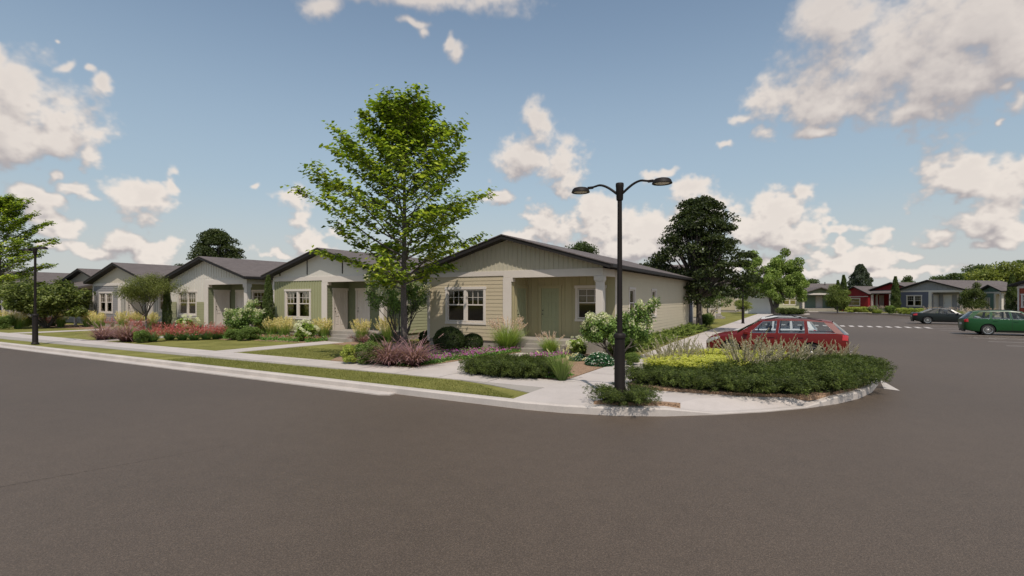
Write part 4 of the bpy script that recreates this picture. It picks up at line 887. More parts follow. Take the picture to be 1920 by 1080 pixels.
def bright_tree(e):
    rr = random.Random(5); v = Veg(90); lv = Veg(91); r = lv.r
    tops = [(-2.9, 0, 6.6), (-1.7, .8, 7.6), (-.4, -.5, 6.6), (.9, .4, 7.5), (2.2, 0, 7.0), (3.1, .5, 5.9), (-3.3, .6, 4.4), (3.4, -.4, 4.3), (0, 1, 5.2), (1.8, -1, 4.6), (-1.5, -1, 4.7), (2.6, 1.2, 5.0), (.4, -1.2, 3.9)]
    for i, (a, b) in enumerate(((-.5, .1), (.12, 0), (.6, -.1))): v.tube([(a*.3, b, -.1), (a*.5, b, 1.0), (a*1.3, b*2, 2.6), (a*2.4, b*3, 4.4)], [.26, .2, .15, .07], (.1, .08, .06), 9)
    for t in tops:
        v.tube([(t[0]*.2, 0, 2.2), (t[0]*.6, t[1]*.5, (2.2+t[2])*.52), t], [.1, .06, .02], (.1, .08, .06), 6)
        for q in range(6):
            c = np.array(t)+r.normal(0, 1, 3)*np.array([.5, .5, .2])-np.array([0, 0, q*.45-.3]); P, dd = shell(r, 420, c, (.68, .68, .62), .6); lv.leaves(P, .24, np.array(BR)*r.uniform(.75, 1.15), .15, .5, out=dd, droop=.8)
    v.build('trunk', e); lv.build('crown', e)
def conifer(e):
    v = Veg(95); r = v.r; n = 9000; z = r.uniform(.08, 1, n); a = r.uniform(0, 6.28, n); R0 = 2.5*np.sin(np.clip((1.04-z), 0, 1)**.8*math.pi*.62)*(1+.16*np.sin(a*4+z*20)+.12*np.sin(a*3-z*33)); q = R0*(1-.5*r.uniform(0, 1, n)**2)
    P = np.stack([q*np.cos(a), q*np.sin(a), z*9.6-q*.15], 1); v.leaves(P, .42, [(.07, .09, .06), (.095, .115, .075), (.05, .065, .042)], .3, .45, out=np.stack([np.cos(a), np.sin(a), a*0+.5], 1)); v.build('crown', e)
    v = Veg(96); v.tube([(0, 0, -.1), (0, 0, 4), (0, 0, 8.5)], [.25, .18, .04], (.1, .08, .06), 8); v.build('trunk', e)

# --- trees
plant(maple, 'street_tree', 'tall bright green street tree between the cream corner house and the sage one', 'tree', at_s(758, -4.7), .87, None, 2.2, szz=.885)
plant(maple, 'street_tree', 'tall layered green tree cut off by the left edge of the picture', 'tree', at_s(-2, -3), 1.02, None, .6)
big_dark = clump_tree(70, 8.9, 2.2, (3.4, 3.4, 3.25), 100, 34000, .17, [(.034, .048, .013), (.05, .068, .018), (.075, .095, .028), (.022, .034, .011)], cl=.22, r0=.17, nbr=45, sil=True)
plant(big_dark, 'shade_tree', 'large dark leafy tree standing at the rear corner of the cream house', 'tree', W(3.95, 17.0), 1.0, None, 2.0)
def at_Z(px, Z): return ((px-960)/960*Z, Z)
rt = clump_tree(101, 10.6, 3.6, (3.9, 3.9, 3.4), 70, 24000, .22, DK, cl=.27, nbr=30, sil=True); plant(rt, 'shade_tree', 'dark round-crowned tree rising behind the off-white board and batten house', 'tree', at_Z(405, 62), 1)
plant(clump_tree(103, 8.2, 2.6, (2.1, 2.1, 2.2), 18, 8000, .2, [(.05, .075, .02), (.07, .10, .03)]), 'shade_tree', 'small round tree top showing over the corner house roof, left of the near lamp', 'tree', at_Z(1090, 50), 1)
plant(bright_tree, 'broadleaf_tree', 'bright light green tree with a forked trunk beside the white enclosure', 'tree', at_Z(1452, 69), 1.0, None, 0)
plant(conifer, 'conifer', 'grey-green conical tree standing alone behind the red house', 'tree', at_Z(1613, 112), 1.0)
bgt = clump_tree(105, 7.6, 2.2, (4.2, 4.2, 2.9), 24, 9000, .34, MD); bgy = clump_tree(107, 7.8, 2.2, (4.6, 4.6, 3.0), 24, 9000, .34, YG)
plant(bgt, 'broadleaf_tree', 'mid green tree top behind the slate blue house ridge', 'tree', at_Z(1765, 96), .86)
plant(bgt, 'broadleaf_tree', 'mid green tree over the long roof, left of two others beyond the teal house', 'tree', at_Z(1834, 92), 1.1)
plant(bgy, 'broadleaf_tree', 'yellow-green spreading tree behind the teal and tan house', 'tree', at_Z(1882, 84), 1.05)
plant(bgt, 'broadleaf_tree', 'mid green tree at the right edge, behind the rust red house', 'tree', at_Z(1935, 88), 1.2)
plant(bgt, 'broadleaf_tree', 'small mid green tree top just right of the bright green tree', 'tree', at_Z(1519, 112), .86)
plant(clump_tree(109, 6.6, 2, (1.6, 1.6, 2.4), 14, 5000, .28, MD), 'broadleaf_tree', 'narrow ragged green tree top left of the slate blue house ridge', 'tree', at_Z(1702, 104), 1.05)
plant(bgy, 'broadleaf_tree', 'low yellow-green tree top touching the left slope of the slate blue house', 'tree', at_Z(1724, 110), .72)
for px, Z, sc, lb in ((1370, 120, .9, 'distant mid green tree left of the white enclosure'), (1410, 118, 1.0, 'distant mid green tree above the white enclosure')):
    plant(bgt, 'broadleaf_tree', lb, 'tree', at_Z(px, Z), sc)
hb = clump_tree(111, 4.3, .6, (2.1, 1.9, 2.1), 26, 10000, .17, [(.16, .20, .045), (.11, .15, .035), (.20, .23, .06)], r0=.08)
plant(hb, 'tall_hedge', 'big rounded yellow-green bush between the pale sage and the red house', 'bush', at_Z(1570, 76), .80, None, None, .15, 1.06)
plant(clump_tree(113, 4.6, .6, (1.7, 1.7, 2.2), 22, 8000, .17, [(.09, .12, .03), (.14, .17, .045), (.06, .085, .022)], r0=.08), 'tall_bush', 'tall uneven green bush between the slate blue house and the teal one', 'bush', at_Z(1826, 61), .78, None, None, .15, .95)
plant(cypress, 'cypress', 'slim columnar evergreen between the red house and the slate blue house', 'evergreen', at_Z(1679, 72), 1.55)
plant(cypress, 'cypress', 'taller narrow evergreen tip rising behind the big yellow-green bush', 'evergreen', at_Z(1582, 82), 1.75)
plant(cypress, 'cypress', 'shorter narrow evergreen tip behind the big yellow-green bush', 'evergreen', at_Z(1571, 82), 1.5)
plant(cypress, 'cypress', 'dense dark columnar evergreen in front of the rust red house', 'evergreen', at_Z(1897, 48), 1.22, szz=1.3)
plant(cypress, 'cypress', 'slim columnar evergreen against the left corner of the sage green house', 'evergreen', at_s(503, -.9), .82, szz=.98)
plant(cypress, 'cypress', 'slim columnar evergreen against the left corner of the off-white house', 'evergreen', at_s(313, -1.1), .66, szz=.98)
plant(shrubby_tree, 'shrubby_tree', 'wide low tree with many spreading stems behind the left street lamp', 'tree', at_s(88, -2.6), 1.12, None, 1.2, szz=1.08)
plant(young_tree, 'young_tree', 'small young tree with yellowish leaves before the grey house porch', 'tree', at_s(273, -2.4), 1.28, None, .3)
plant(flower_tree_b, 'flowering_shrub', 'tall white-flowering shrub behind the trunk of the tall street tree', 'flowering shrub', at_s(750, -.9), 1.3, None, 0)
plant(flower_tree, 'flowering_shrub', 'white-flowering shrub with bare lower stems at the corner house porch column, behind the lamp', 'flowering shrub', at_s(1152, -1.5), 1.18, None, 2)
plant(flower_tree, 'flowering_shrub', 'white-flowering shrub left of the columnar evergreen by the sage green house', 'flowering shrub', at_s(468, -1.2), 1.15, None, 4)
plant(myrtle, 'flowering_shrub', 'many-stemmed small tree on the lawn beyond the big dark tree', 'flowering shrub', W(3.0, 26.5), 1.05)
plant(bgy, 'garden_bush', 'yellow-green bush beside the far lamp at the white enclosure', 'bush', W(3.2, 52), .25)
# --- beds by the houses
def base(px, py): return at_y(px, py)
plant(bush_round, 'yew_bush', 'large round clipped dark bush under the corner house window', 'bush', base(842, 662), .98)
plant(bush_round, 'yew_bush', 'smaller round clipped dark bush on the right of the large one', 'bush', base(886, 659), .70)
plant(bush_round, 'yew_bush', 'smallest dark bush at the left corner of the cream house', 'bush', base(800, 645), .60)
plant(fountain_big, 'fountain_clump', 'large green fountain grass with pink plumes by the corner house steps', 'plant', base(951, 658), 1.0)
plant(fountain_big, 'fountain_clump', 'smaller pink-plumed fountain grass in front of the corner house porch', 'plant', base(1031, 664), .62)
plant(stiff_grass, 'bottlebrush_clump', 'thin grass with pale bottlebrush heads at the tip of the corner bed', 'plant', base(1053, 713), .92)
for px, py, sc, lb in ((731, 684, 1.15, 'burgundy fountain grass, left one of the big pair at the pavement before the street tree'), (775, 686, 1.12, 'burgundy fountain grass, right one of the big pair, touching the purple flowers'), (192, 637, 1.15, 'burgundy fountain grass beside the pavement, the leftmost in the picture'), (238, 640, 1.3, 'burgundy fountain grass next to the red flowers before the grey house'),
                       (624, 634, .5, 'little burgundy grass tuft left of the sage green house steps'), (664, 640, .5, 'little burgundy grass tuft right of the sage green house steps'), (683, 642, .55, 'little burgundy grass tuft between the feathery grasses by the steps'), (543, 633, .42, 'little burgundy grass tuft under the sage green house window'), (500, 634, .42, 'little burgundy grass tuft at the left end of the sage house bed')):
    plant(purple_fountain, 'burgundy_clump', lb, 'plant', base(px, py), sc)
for px, py, sc, lb in ((34, 616, 1.15, 'tan-plumed feathery grass left of the left street lamp'), (114, 613, 1.15, 'tan-plumed feathery grass right of the left street lamp, under the wide tree'), (164, 613, 1.1, 'tan-plumed feathery grass before the low grey-green house'), (197, 612, 1.0, 'tan-plumed feathery grass at the left corner of the grey house'), (222, 612, 1.0, 'tan-plumed feathery grass below the grey house window'), (246, 613, 1.05, 'tan-plumed feathery grass left of the young tree trunk'), (263, 613, 1.05, 'tan-plumed feathery grass right behind the young tree trunk'),
                       (490, 632, .95, 'tan-plumed feathery grass at the foot of the slim evergreen, left of three'), (508, 634, 1.0, 'tan-plumed feathery grass at the foot of the slim evergreen, middle of three'), (533, 636, 1.05, 'tan-plumed feathery grass left of the white hydrangea, right one of three'), (606, 637, 1.0, 'tan-plumed feathery grass right of the white hydrangea'), (678, 641, 1.0, 'tan-plumed feathery grass right of the sage green house steps'), (701, 630, 1.0, 'dull tan-plumed grass close to the sage green house wall'), (727, 642, 1.1, 'tan-plumed feathery grass left of the tall tree trunk'), (1, 612, 1.1, 'tan-plumed feathery grass cut by the left edge of the picture')):
    plant(feather_reed, 'feathery_clump', lb, 'plant', base(px, py), sc)
for px, py, sc, lb in ((80, 612, 1.1, 'red-flowered grass clump beside the base of the left street lamp'), (98, 611, 1.0, 'red-flowered grass clump under the wide shrubby tree'), (176, 612, .7, 'small red-flowered clump before the grey house corner'), (212, 613, 1.0, 'red-flowered clump below the grey house window'), (231, 614, .9, 'red-flowered clump among the tan grasses left of the young tree'), (286, 640, 1.1, 'red-flowered clump with green base at the pavement, leftmost of the long red row'), (303, 622, .9, 'red-flowered clump behind the row, at the slim evergreen foot'), (318, 637, 1.1, 'red-flowered clump in front of the slim evergreen'), (342, 637, 1.1, 'red-flowered clump in front of the white hydrangea of the off-white house'), (364, 637, 1.1, 'red-flowered clump in the long row, below the off-white house post'), (387, 636, 1.05, 'red-flowered clump below the off-white house first door'), (405, 635, 1.0, 'red-flowered clump at the right end of the long red row'), (324, 616, .9, 'red-flowered clump close to the off-white house wall')):
    plant(red_yucca, 'red_flowered_clump', lb, 'plant', base(px, py), sc)
plant(hydrangea, 'hydrangea', 'white hydrangea in front of the sage green house window', 'hydrangea', base(573, 639), 1.08)
plant(hydrangea, 'hydrangea', 'white hydrangea behind the red flowers of the off-white house', 'hydrangea', base(352, 624), 1.15)
plant(hydrangea, 'hydrangea', 'white hydrangea behind the green mounds near the corner house column', 'hydrangea', base(1082, 664), .72)
for px, py, sc, lb in ((424, 630, .8, 'small dense green bush by the off-white house steps'), (437, 637, .8, 'loose green bush at the lawn edge right of the red flowers'), (456, 638, .85, 'loose green bush left of the burgundy tuft before the sage house'), (474, 637, .95, 'loose green bush at the lawn edge under the white-flowering shrub'), (462, 622, 1.25, 'taller green bush behind, below the white-flowering shrub'), (692, 682, 1.0, 'fluffy green bush at the pavement left of the burgundy grass'), (714, 676, .85, 'green bush tucked between the fluffy one and the burgundy grass'), (8, 617, 1.3, 'dark green bush at the left edge under the tall layered tree'), (262, 642, .8, 'dark green low bush between burgundy grass and red flowers'), (708, 650, .8, 'green bush at the foot of the tan grasses left of the tall trunk'), (1184, 684, .55, 'small dark green bush right behind the near lamp post'), (1106, 660, .9, 'dark leafy bush below the white-flowering shrub by the column'), (1321, 612, 1.35, 'dark green bush at the foot of the big dark tree'), (1170, 668, .85, 'leafy green bush at the foot of the shrub right of the near lamp')):
    plant(bush_green, 'garden_bush', lb, 'bush', base(px, py), sc)
plant(bush_yellow, 'yellow_bush', 'yellow-green small bush at the pavement edge of the sage house lawn', 'bush', base(660, 681), .95)
plant(bush_yellow, 'yellow_bush', 'yellow-green small bush just right of the left lamp base', 'bush', base(52, 614), 1.2)
for px, sc, lb in ((1083, .62, 'left mound of white-flowered plants beside the bare mulch'), (1124, 1.0, 'right, larger mound of white-flowered plants at the pavement')):
    plant(white_mound, 'white_flower_mound', lb, 'flowers', base(px, 676 if px < 1100 else 684), sc)
for i, s_ in enumerate([.2, 1.5, 2.8, 4.1, 5.4, 6.8, 8.2, 9.7, 11.2, 12.8, 14.4]):
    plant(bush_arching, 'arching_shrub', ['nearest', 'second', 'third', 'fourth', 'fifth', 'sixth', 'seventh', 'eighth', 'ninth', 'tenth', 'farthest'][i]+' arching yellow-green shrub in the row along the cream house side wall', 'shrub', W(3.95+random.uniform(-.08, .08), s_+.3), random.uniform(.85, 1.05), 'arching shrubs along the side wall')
# junipers
for i, (px, py, sc) in enumerate(((905, 700, .72), (945, 704, .85), (985, 706, .82), (1013, 705, .7), (960, 696, .8), (925, 697, .75), (1000, 697, .7))):
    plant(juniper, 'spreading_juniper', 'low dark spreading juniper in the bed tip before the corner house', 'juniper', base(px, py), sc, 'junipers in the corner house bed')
JI = [((6.65, -5.75), .85), ((7.35, -5.85), .85), ((8.05, -5.85), .88), ((8.75, -5.75), .92), ((9.4, -5.45), .95), ((9.95, -4.85), .95), ((10.35, -4.15), .95), ((10.7, -3.35), .92), ((10.85, -2.4), .95), ((10.95, -1.5), .9), ((7.0, -5.2), .7), ((7.8, -5.2), .7), ((8.6, -5.0), .95), ((9.3, -4.6), 1.0), ((9.9, -3.9), 1.0), ((10.2, -2.9), 1.0), ((9.4, -3.7), .95), ((10.3, -2.0), .9), ((10.7, -.6), .85)]
for (t_, s_), sc in JI:
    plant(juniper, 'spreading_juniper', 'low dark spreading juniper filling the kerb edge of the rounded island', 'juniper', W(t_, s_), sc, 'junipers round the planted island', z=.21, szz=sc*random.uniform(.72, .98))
plant(juniper, 'spreading_juniper', 'small juniper growing round the base of the near street lamp', 'juniper', W(6.75, -8.2), .78, z=.2, szz=.52)
plant(juniper, 'spreading_juniper', 'low juniper in the mulch bed beside the bright green tree', 'juniper', at_Z(1476, 66), 1.5, z=.16); plant(juniper, 'spreading_juniper', 'low juniper on the right in the mulch bed by the bright tree', 'juniper', at_Z(1494, 65.5), 1.3, z=.16)
for t_, s_ in ((6.7, -4.4), (7.4, -4.4), (8.0, -4.1), (6.75, -3.7), (7.5, -3.6), (8.2, -3.4), (6.9, -2.7), (7.7, -2.7), (8.4, -3.0), (6.8, -1.6), (7.7, -1.7), (8.5, -1.9), (7.3, -.8), (8.1, -.9), (9.0, -1.3), (9.3, -2.1)):
    plant(sedum, 'yellow_flower_clump', 'clump of bright yellow-green flowers in the middle of the island', 'flowers', W(t_, s_), random.uniform(.9, 1.15), 'yellow-flowered clumps in the island', z=.21)
for t_, s_, sc in ((6.45, -4.4, .8), (6.5, -3.4, .98), (6.8, -2.5, .95), (6.95, -3.7, .8), (7.3, -2.0, .8), (8.5, -4.2, 1.25), (8.9, -3.6, .95), (8.4, -2.4, .95), (9.2, -1.9, .98), (9.8, -2.2, .92), (10.15, -1.4, .85), (10.6, -.6, .78), (9.5, -3.1, .98), (9.0, -3.0, .95), (10.9, .4, .66)):
    plant(sage_twigs, 'twiggy_sage', 'tallest grey-beige twiggy clump, in front of the red car doors' if sc > 1.2 else ('grey-beige twiggy clump at the left end of the island, among the yellow flowers' if t_ < 8 else 'smaller grey-beige twiggy clump at the right, before the red car rear'), 'flowers', W(t_, s_), sc, 'twiggy clumps in the island', z=.21)
# ground-cover flowers, a mass of small plants
def flower_bed(name, poly, n, label, seed, fc, dens=.5, h=.16):
    v = Veg(seed); r = v.r; w = [W(*q) for q in poly]; xs = [p[0] for p in w]; ys = [p[1] for p in w]; C = []
    while len(C) < n:
        x, y = r.uniform(min(xs), max(xs)), r.uniform(min(ys), max(ys)); c = False; j = len(w)-1
        for i in range(len(w)):
            if (w[i][1] > y) != (w[j][1] > y) and x < (w[j][0]-w[i][0])*(y-w[i][1])/(w[j][1]-w[i][1])+w[i][0]: c = not c
            j = i
        if c: C.append((x, y, .15))
    C = np.array(C); k = 46; hh = r.uniform(.7, 1.2, (n, 1, 1))
    P = C[:, None, :]+np.abs(r.normal(0, 1, (n, k, 3)))*np.array([0, 0, h*.5])*hh+r.normal(0, 1, (n, k, 3))*np.array([.07, .07, 0]); v.leaves(P.reshape(-1, 3), .055, [(.11, .24, .05), (.18, .34, .08), (.26, .43, .12)], .5, .7)
    o = v.build(name); tag(o, label, 'flowers', kind='stuff')
    v = Veg(seed+1); r = v.r; k = 9; P = C[:, None, :]+np.array([0, 0, h])*hh*r.uniform(.75, 1.15, (n, k, 1))+r.normal(0, 1, (n, k, 3))*np.array([.06, .06, .01]); v.leaves(P.reshape(-1, 3), .05, fc, .7, .9); v.build('flower_heads', o)
PUR = [(.56, .12, .50), (.66, .20, .60), (.46, .08, .42)]
flower_bed('purple_flower_bed', [(-2.1, -5.9), (-.5, -6.0), (-.2, -3.9), (.15, -2), (.3, -.3), (-.7, -.3), (-.9, -1.6), (-3.3, -1.7), (-3.3, -2.6), (-1.5, -3.6)], 460, 'band of purple and green ground-cover flowers left of the corner house path', 120, PUR)
flower_bed('purple_flower_bed', [(1.75, -1.9), (2.7, -1.2), (2.5, -2.6), (2.0, -3.4), (1.5, -3.2)], 110, 'patch of purple ground-cover flowers right of the corner house path', 124, PUR)
flower_bed('purple_flower_bed', [(3.6, -5.95), (4.45, -5.95), (4.4, -5.3), (3.7, -5.0)], 46, 'few purple flowers round the thin grass at the bed tip', 128, PUR+[(.16, .08, .34)])
GF = [(.55, .10, .12), (.62, .35, .36), (.45, .30, .32)]
flower_bed('mixed_flower_bed', [(LEFTS[1]-.1, -2.2), (LEFTS[1]+5.0, -1.85), (LEFTS[1]+5.0, -.2), (LEFTS[1]-.1, -.2)], 260, 'low green and pinkish ground planting under the grasses of the sage green house', 150, GF, h=.2)
flower_bed('mixed_flower_bed', [(LEFTS[2]-.1, -2.6), (LEFTS[2]+4.9, -2.2), (LEFTS[2]+4.9, -.2), (LEFTS[2]-.1, -.2)], 260, 'low green ground planting behind the red flower row of the off-white house', 154, GF, h=.22)
flower_bed('mixed_flower_bed', [(LEFTS[3]+6.7, -1.6), (LEFTS[3]+10.3, -2.6), (LEFTS[3]+10.3, -.2), (LEFTS[3]+6.7, -.2)], 200, 'low mixed ground planting right of the grey house steps', 158, GF, h=.22)
flower_bed('mixed_flower_bed', [(LEFTS[2]+6.7, -1.6), (LEFTS[2]+10.3, -2.6), (LEFTS[2]+10.3, -.2), (LEFTS[2]+6.7, -.2)], 220, 'low mixed ground planting right of the off-white house steps', 162, GF, h=.25)
for px, py, sc, lb in ((182, 616, 1.0, 'tan-plumed feathery grass before the left corner of the grey house, in front of its neighbours'), (284, 617, 1.05, 'tan-plumed feathery grass right of the young tree, beside the slim evergreen'), (232, 617, 1.1, 'tan-plumed feathery grass in the front row below the grey house post')):
    plant(feather_reed, 'feathery_clump', lb, 'plant', base(px, py), sc)
for px, py, sc, lb in ((254, 618, 1.0, 'red-flowered clump just left of the young tree trunk'), (270, 622, 1.0, 'red-flowered clump just right of the young tree trunk'), (425, 634, .8, 'last red-flowered clump, against the loose green bushes')):
    plant(red_yucca, 'red_flowered_clump', lb, 'plant', base(px, py), sc)
plant(purple_fountain, 'burgundy_clump', 'burgundy fountain grass between the two others before the grey house', 'plant', base(214, 634), .95)
plant(bush_green, 'garden_bush', 'green bush below the porch column of the off-white house', 'bush', base(447, 628), .95)
# low planting in front of the far row
for px, Z, lb in ((1646, 71, 'pink-plumed grass before the red house porch'), (1747, 63, 'pink-plumed grass left of the white door of the slate blue house'), (1797, 60, 'pink-plumed grass right of the white door of the slate blue house'), (1828, 56, 'pink-plumed grass behind the green estate car, left of three'), (1840, 55.5, 'pink-plumed grass behind the green estate car, middle of three'), (1853, 55, 'pink-plumed grass behind the green estate car, right of three')):
    plant(yellow_pennisetum, 'plumed_clump', lb, 'plant', at_Z(px, Z), 1.25 if Z > 57 else 1.15)
for i, px in enumerate((1594, 1604, 1614, 1624)): plant(bush_yellow, 'low_hedge_bush', ['leftmost', 'second', 'third', 'rightmost'][i]+' low yellow-green bush in the row below the red house window', 'bush', at_Z(px, 74), 1.9, 'low bushes under the red house', szz=1.4)
for i, px in enumerate((1690, 1701, 1712, 1723)): plant(bush_yellow, 'low_hedge_bush', ['leftmost', 'second', 'third', 'rightmost'][i]+' low yellow-green bush in the row below the slate blue house window', 'bush', at_Z(px, 66.5-i), 1.8, 'low bushes under the slate blue house', szz=1.4)
plant(bush_green, 'garden_bush', 'bluish green bush at the foot of the slim evergreen by the red house', 'bush', at_Z(1668, 70), 1.6)
plant(bush_green, 'garden_bush', 'green bush at the left post of the red house porch', 'bush', at_Z(1637, 72), 1.5)

# short blades standing on the near verge and the lawns beside it
v = Veg(140); r = v.r
for (t0, t1, s0, s1, n) in ((-9, 4.45, -8.78, -7.62, 26000), (-8.9, -4.6, -6.05, -3.3, 9000)):
    tt = r.uniform(t0, t1, n); q = r.uniform(0, 1, n); lo = s0; hi = np.where(tt > 3.0, s1-.9*(tt-3.0)/1.5, s1) if s1 < -7 else np.full(n, s1)
    if s1 < -7: hi = np.maximum(hi, -8.7); hi = np.where(tt < -2, hi+.1, hi+.22*(tt < 2.4))
    ss_ = lo+(hi-lo)*q; X = O[0]+UX*tt+VX*ss_; Y = O[1]+UY*tt+VY*ss_; P = np.stack([X, Y, np.full(n, .122)], 1)
    v.blades(P, r.normal(0, .5, (n, 3)), r.uniform(.03, .065, n), .0028, (.10, .11, .028), (.30, .30, .085), .5, 2)
o = v.build('lawn_blades'); tag(o, 'short mown grass blades on the strip along the near kerb', 'grass', kind='stuff')

# ------------------------------------------------------------------ cars
def ip(x, tab):
    xs = [a for a, b in tab]; ys = [b for a, b in tab]
    if x <= xs[0]: return ys[0]
    if x >= xs[-1]: return ys[-1]
    for i in range(len(xs)-1):
        if xs[i] <= x <= xs[i+1]:
            t = (x-xs[i])/(xs[i+1]-xs[i]); 
            m0 = (ys[i+1]-ys[i-1])/(xs[i+1]-xs[i-1]) if i > 0 else (ys[1]-ys[0])/(xs[1]-xs[0]); m1 = (ys[i+2]-ys[i])/(xs[i+2]-xs[i]) if i+2 < len(xs) else (ys[-1]-ys[-2])/(xs[-1]-xs[-2])
            h = xs[i+1]-xs[i]; return (2*t**3-3*t*t+1)*ys[i]+(t**3-2*t*t+t)*h*m0+(-2*t**3+3*t*t)*ys[i+1]+(t**3-t*t)*h*m1
ESTATE = dict(L=4.57, wb=(.90, 3.48), R=.325,
  zlo=[(0, .30), (.12, .22), (.5, .19), (4.0, .20), (4.4, .27), (4.57, .36)], zs=[(0, .60), (.10, .70), (.35, .775), (.9, .87), (1.3, .925), (2.5, .955), (4.0, .99), (4.4, .99), (4.57, .93)],
  zc=[(0, .63), (.10, .74), (.4, .87), (.9, .965), (1.22, 1.0), (1.6, 1.0), (4.0, 1.0), (4.4, 1.0), (4.57, .93)], w=[(0, .56), (.05, .66), (.2, .775), (.5, .85), (.9, .885), (2.2, .89), (3.6, .885), (4.1, .86), (4.4, .80), (4.52, .72), (4.57, .64)],
  B=[1.02, 1.50, 2.36, 2.46, 3.28, 3.40, 4.22, 4.45], T=[1.86, 2.02, 2.42, 2.52, 3.24, 3.34, 3.80, 4.10], roof=[(1.8, 1.385), (2.3, 1.455), (3.0, 1.465), (3.7, 1.435), (4.12, 1.375)], rails=True, glass=[1, 3, 5], tail='estate')
COUPE = dict(L=4.62, wb=(.88, 3.62), R=.33,
  zlo=[(0, .30), (.12, .22), (.5, .19), (4.0, .20), (4.4, .27), (4.62, .36)], zs=[(0, .58), (.10, .66), (.35, .73), (.9, .81), (1.3, .86), (2.5, .89), (3.6, .93), (4.3, .93), (4.62, .86)],
  zc=[(0, .60), (.10, .69), (.4, .80), (.9, .88), (1.32, .93), (1.7, .93), (3.6, .98), (4.3, 1.0), (4.55, .99), (4.62, .92)], w=[(0, .56), (.05, .66), (.2, .775), (.5, .85), (.9, .885), (2.2, .885), (3.6, .895), (4.1, .87), (4.4, .81), (4.56, .74), (4.62, .66)],
  B=[1.25, 1.62, 2.52, 2.60, 3.10, 3.42, 3.6, 4.02], T=[1.98, 2.10, 2.50, 2.58, 2.86, 2.94, 3.0, 3.22], roof=[(1.9, 1.275), (2.3, 1.335), (2.8, 1.345), (3.25, 1.29)], rails=False, glass=[1, 3], tail='coupe')
M_TYRE = mat('tyre_rubber', (.018, .018, .018), .85, .1, 20); M_RIM = mat('rim_alloy', (.55, .54, .52), .28, .03, 5, 0, 60, .85); M_BLK = mat('car_black_plastic', (.012, .012, .013), .5)
M_HEAD = mat('headlight_glass', (.50, .50, .48), .12, .3, 25, 0, 60, .4, 1); M_RED = mat('taillight_red', (.42, .012, .015), .15, .1, 10, 0, 60, 0, 1); M_CHR = mat('chrome_trim', (.6, .6, .6), .15, .02, 5, 0, 60, 1); M_SEAT = mat('seat_cloth', (.02, .021, .028), .9); M_PLATE = mat('number_plate', (.55, .55, .52), .5)
CARP = {}
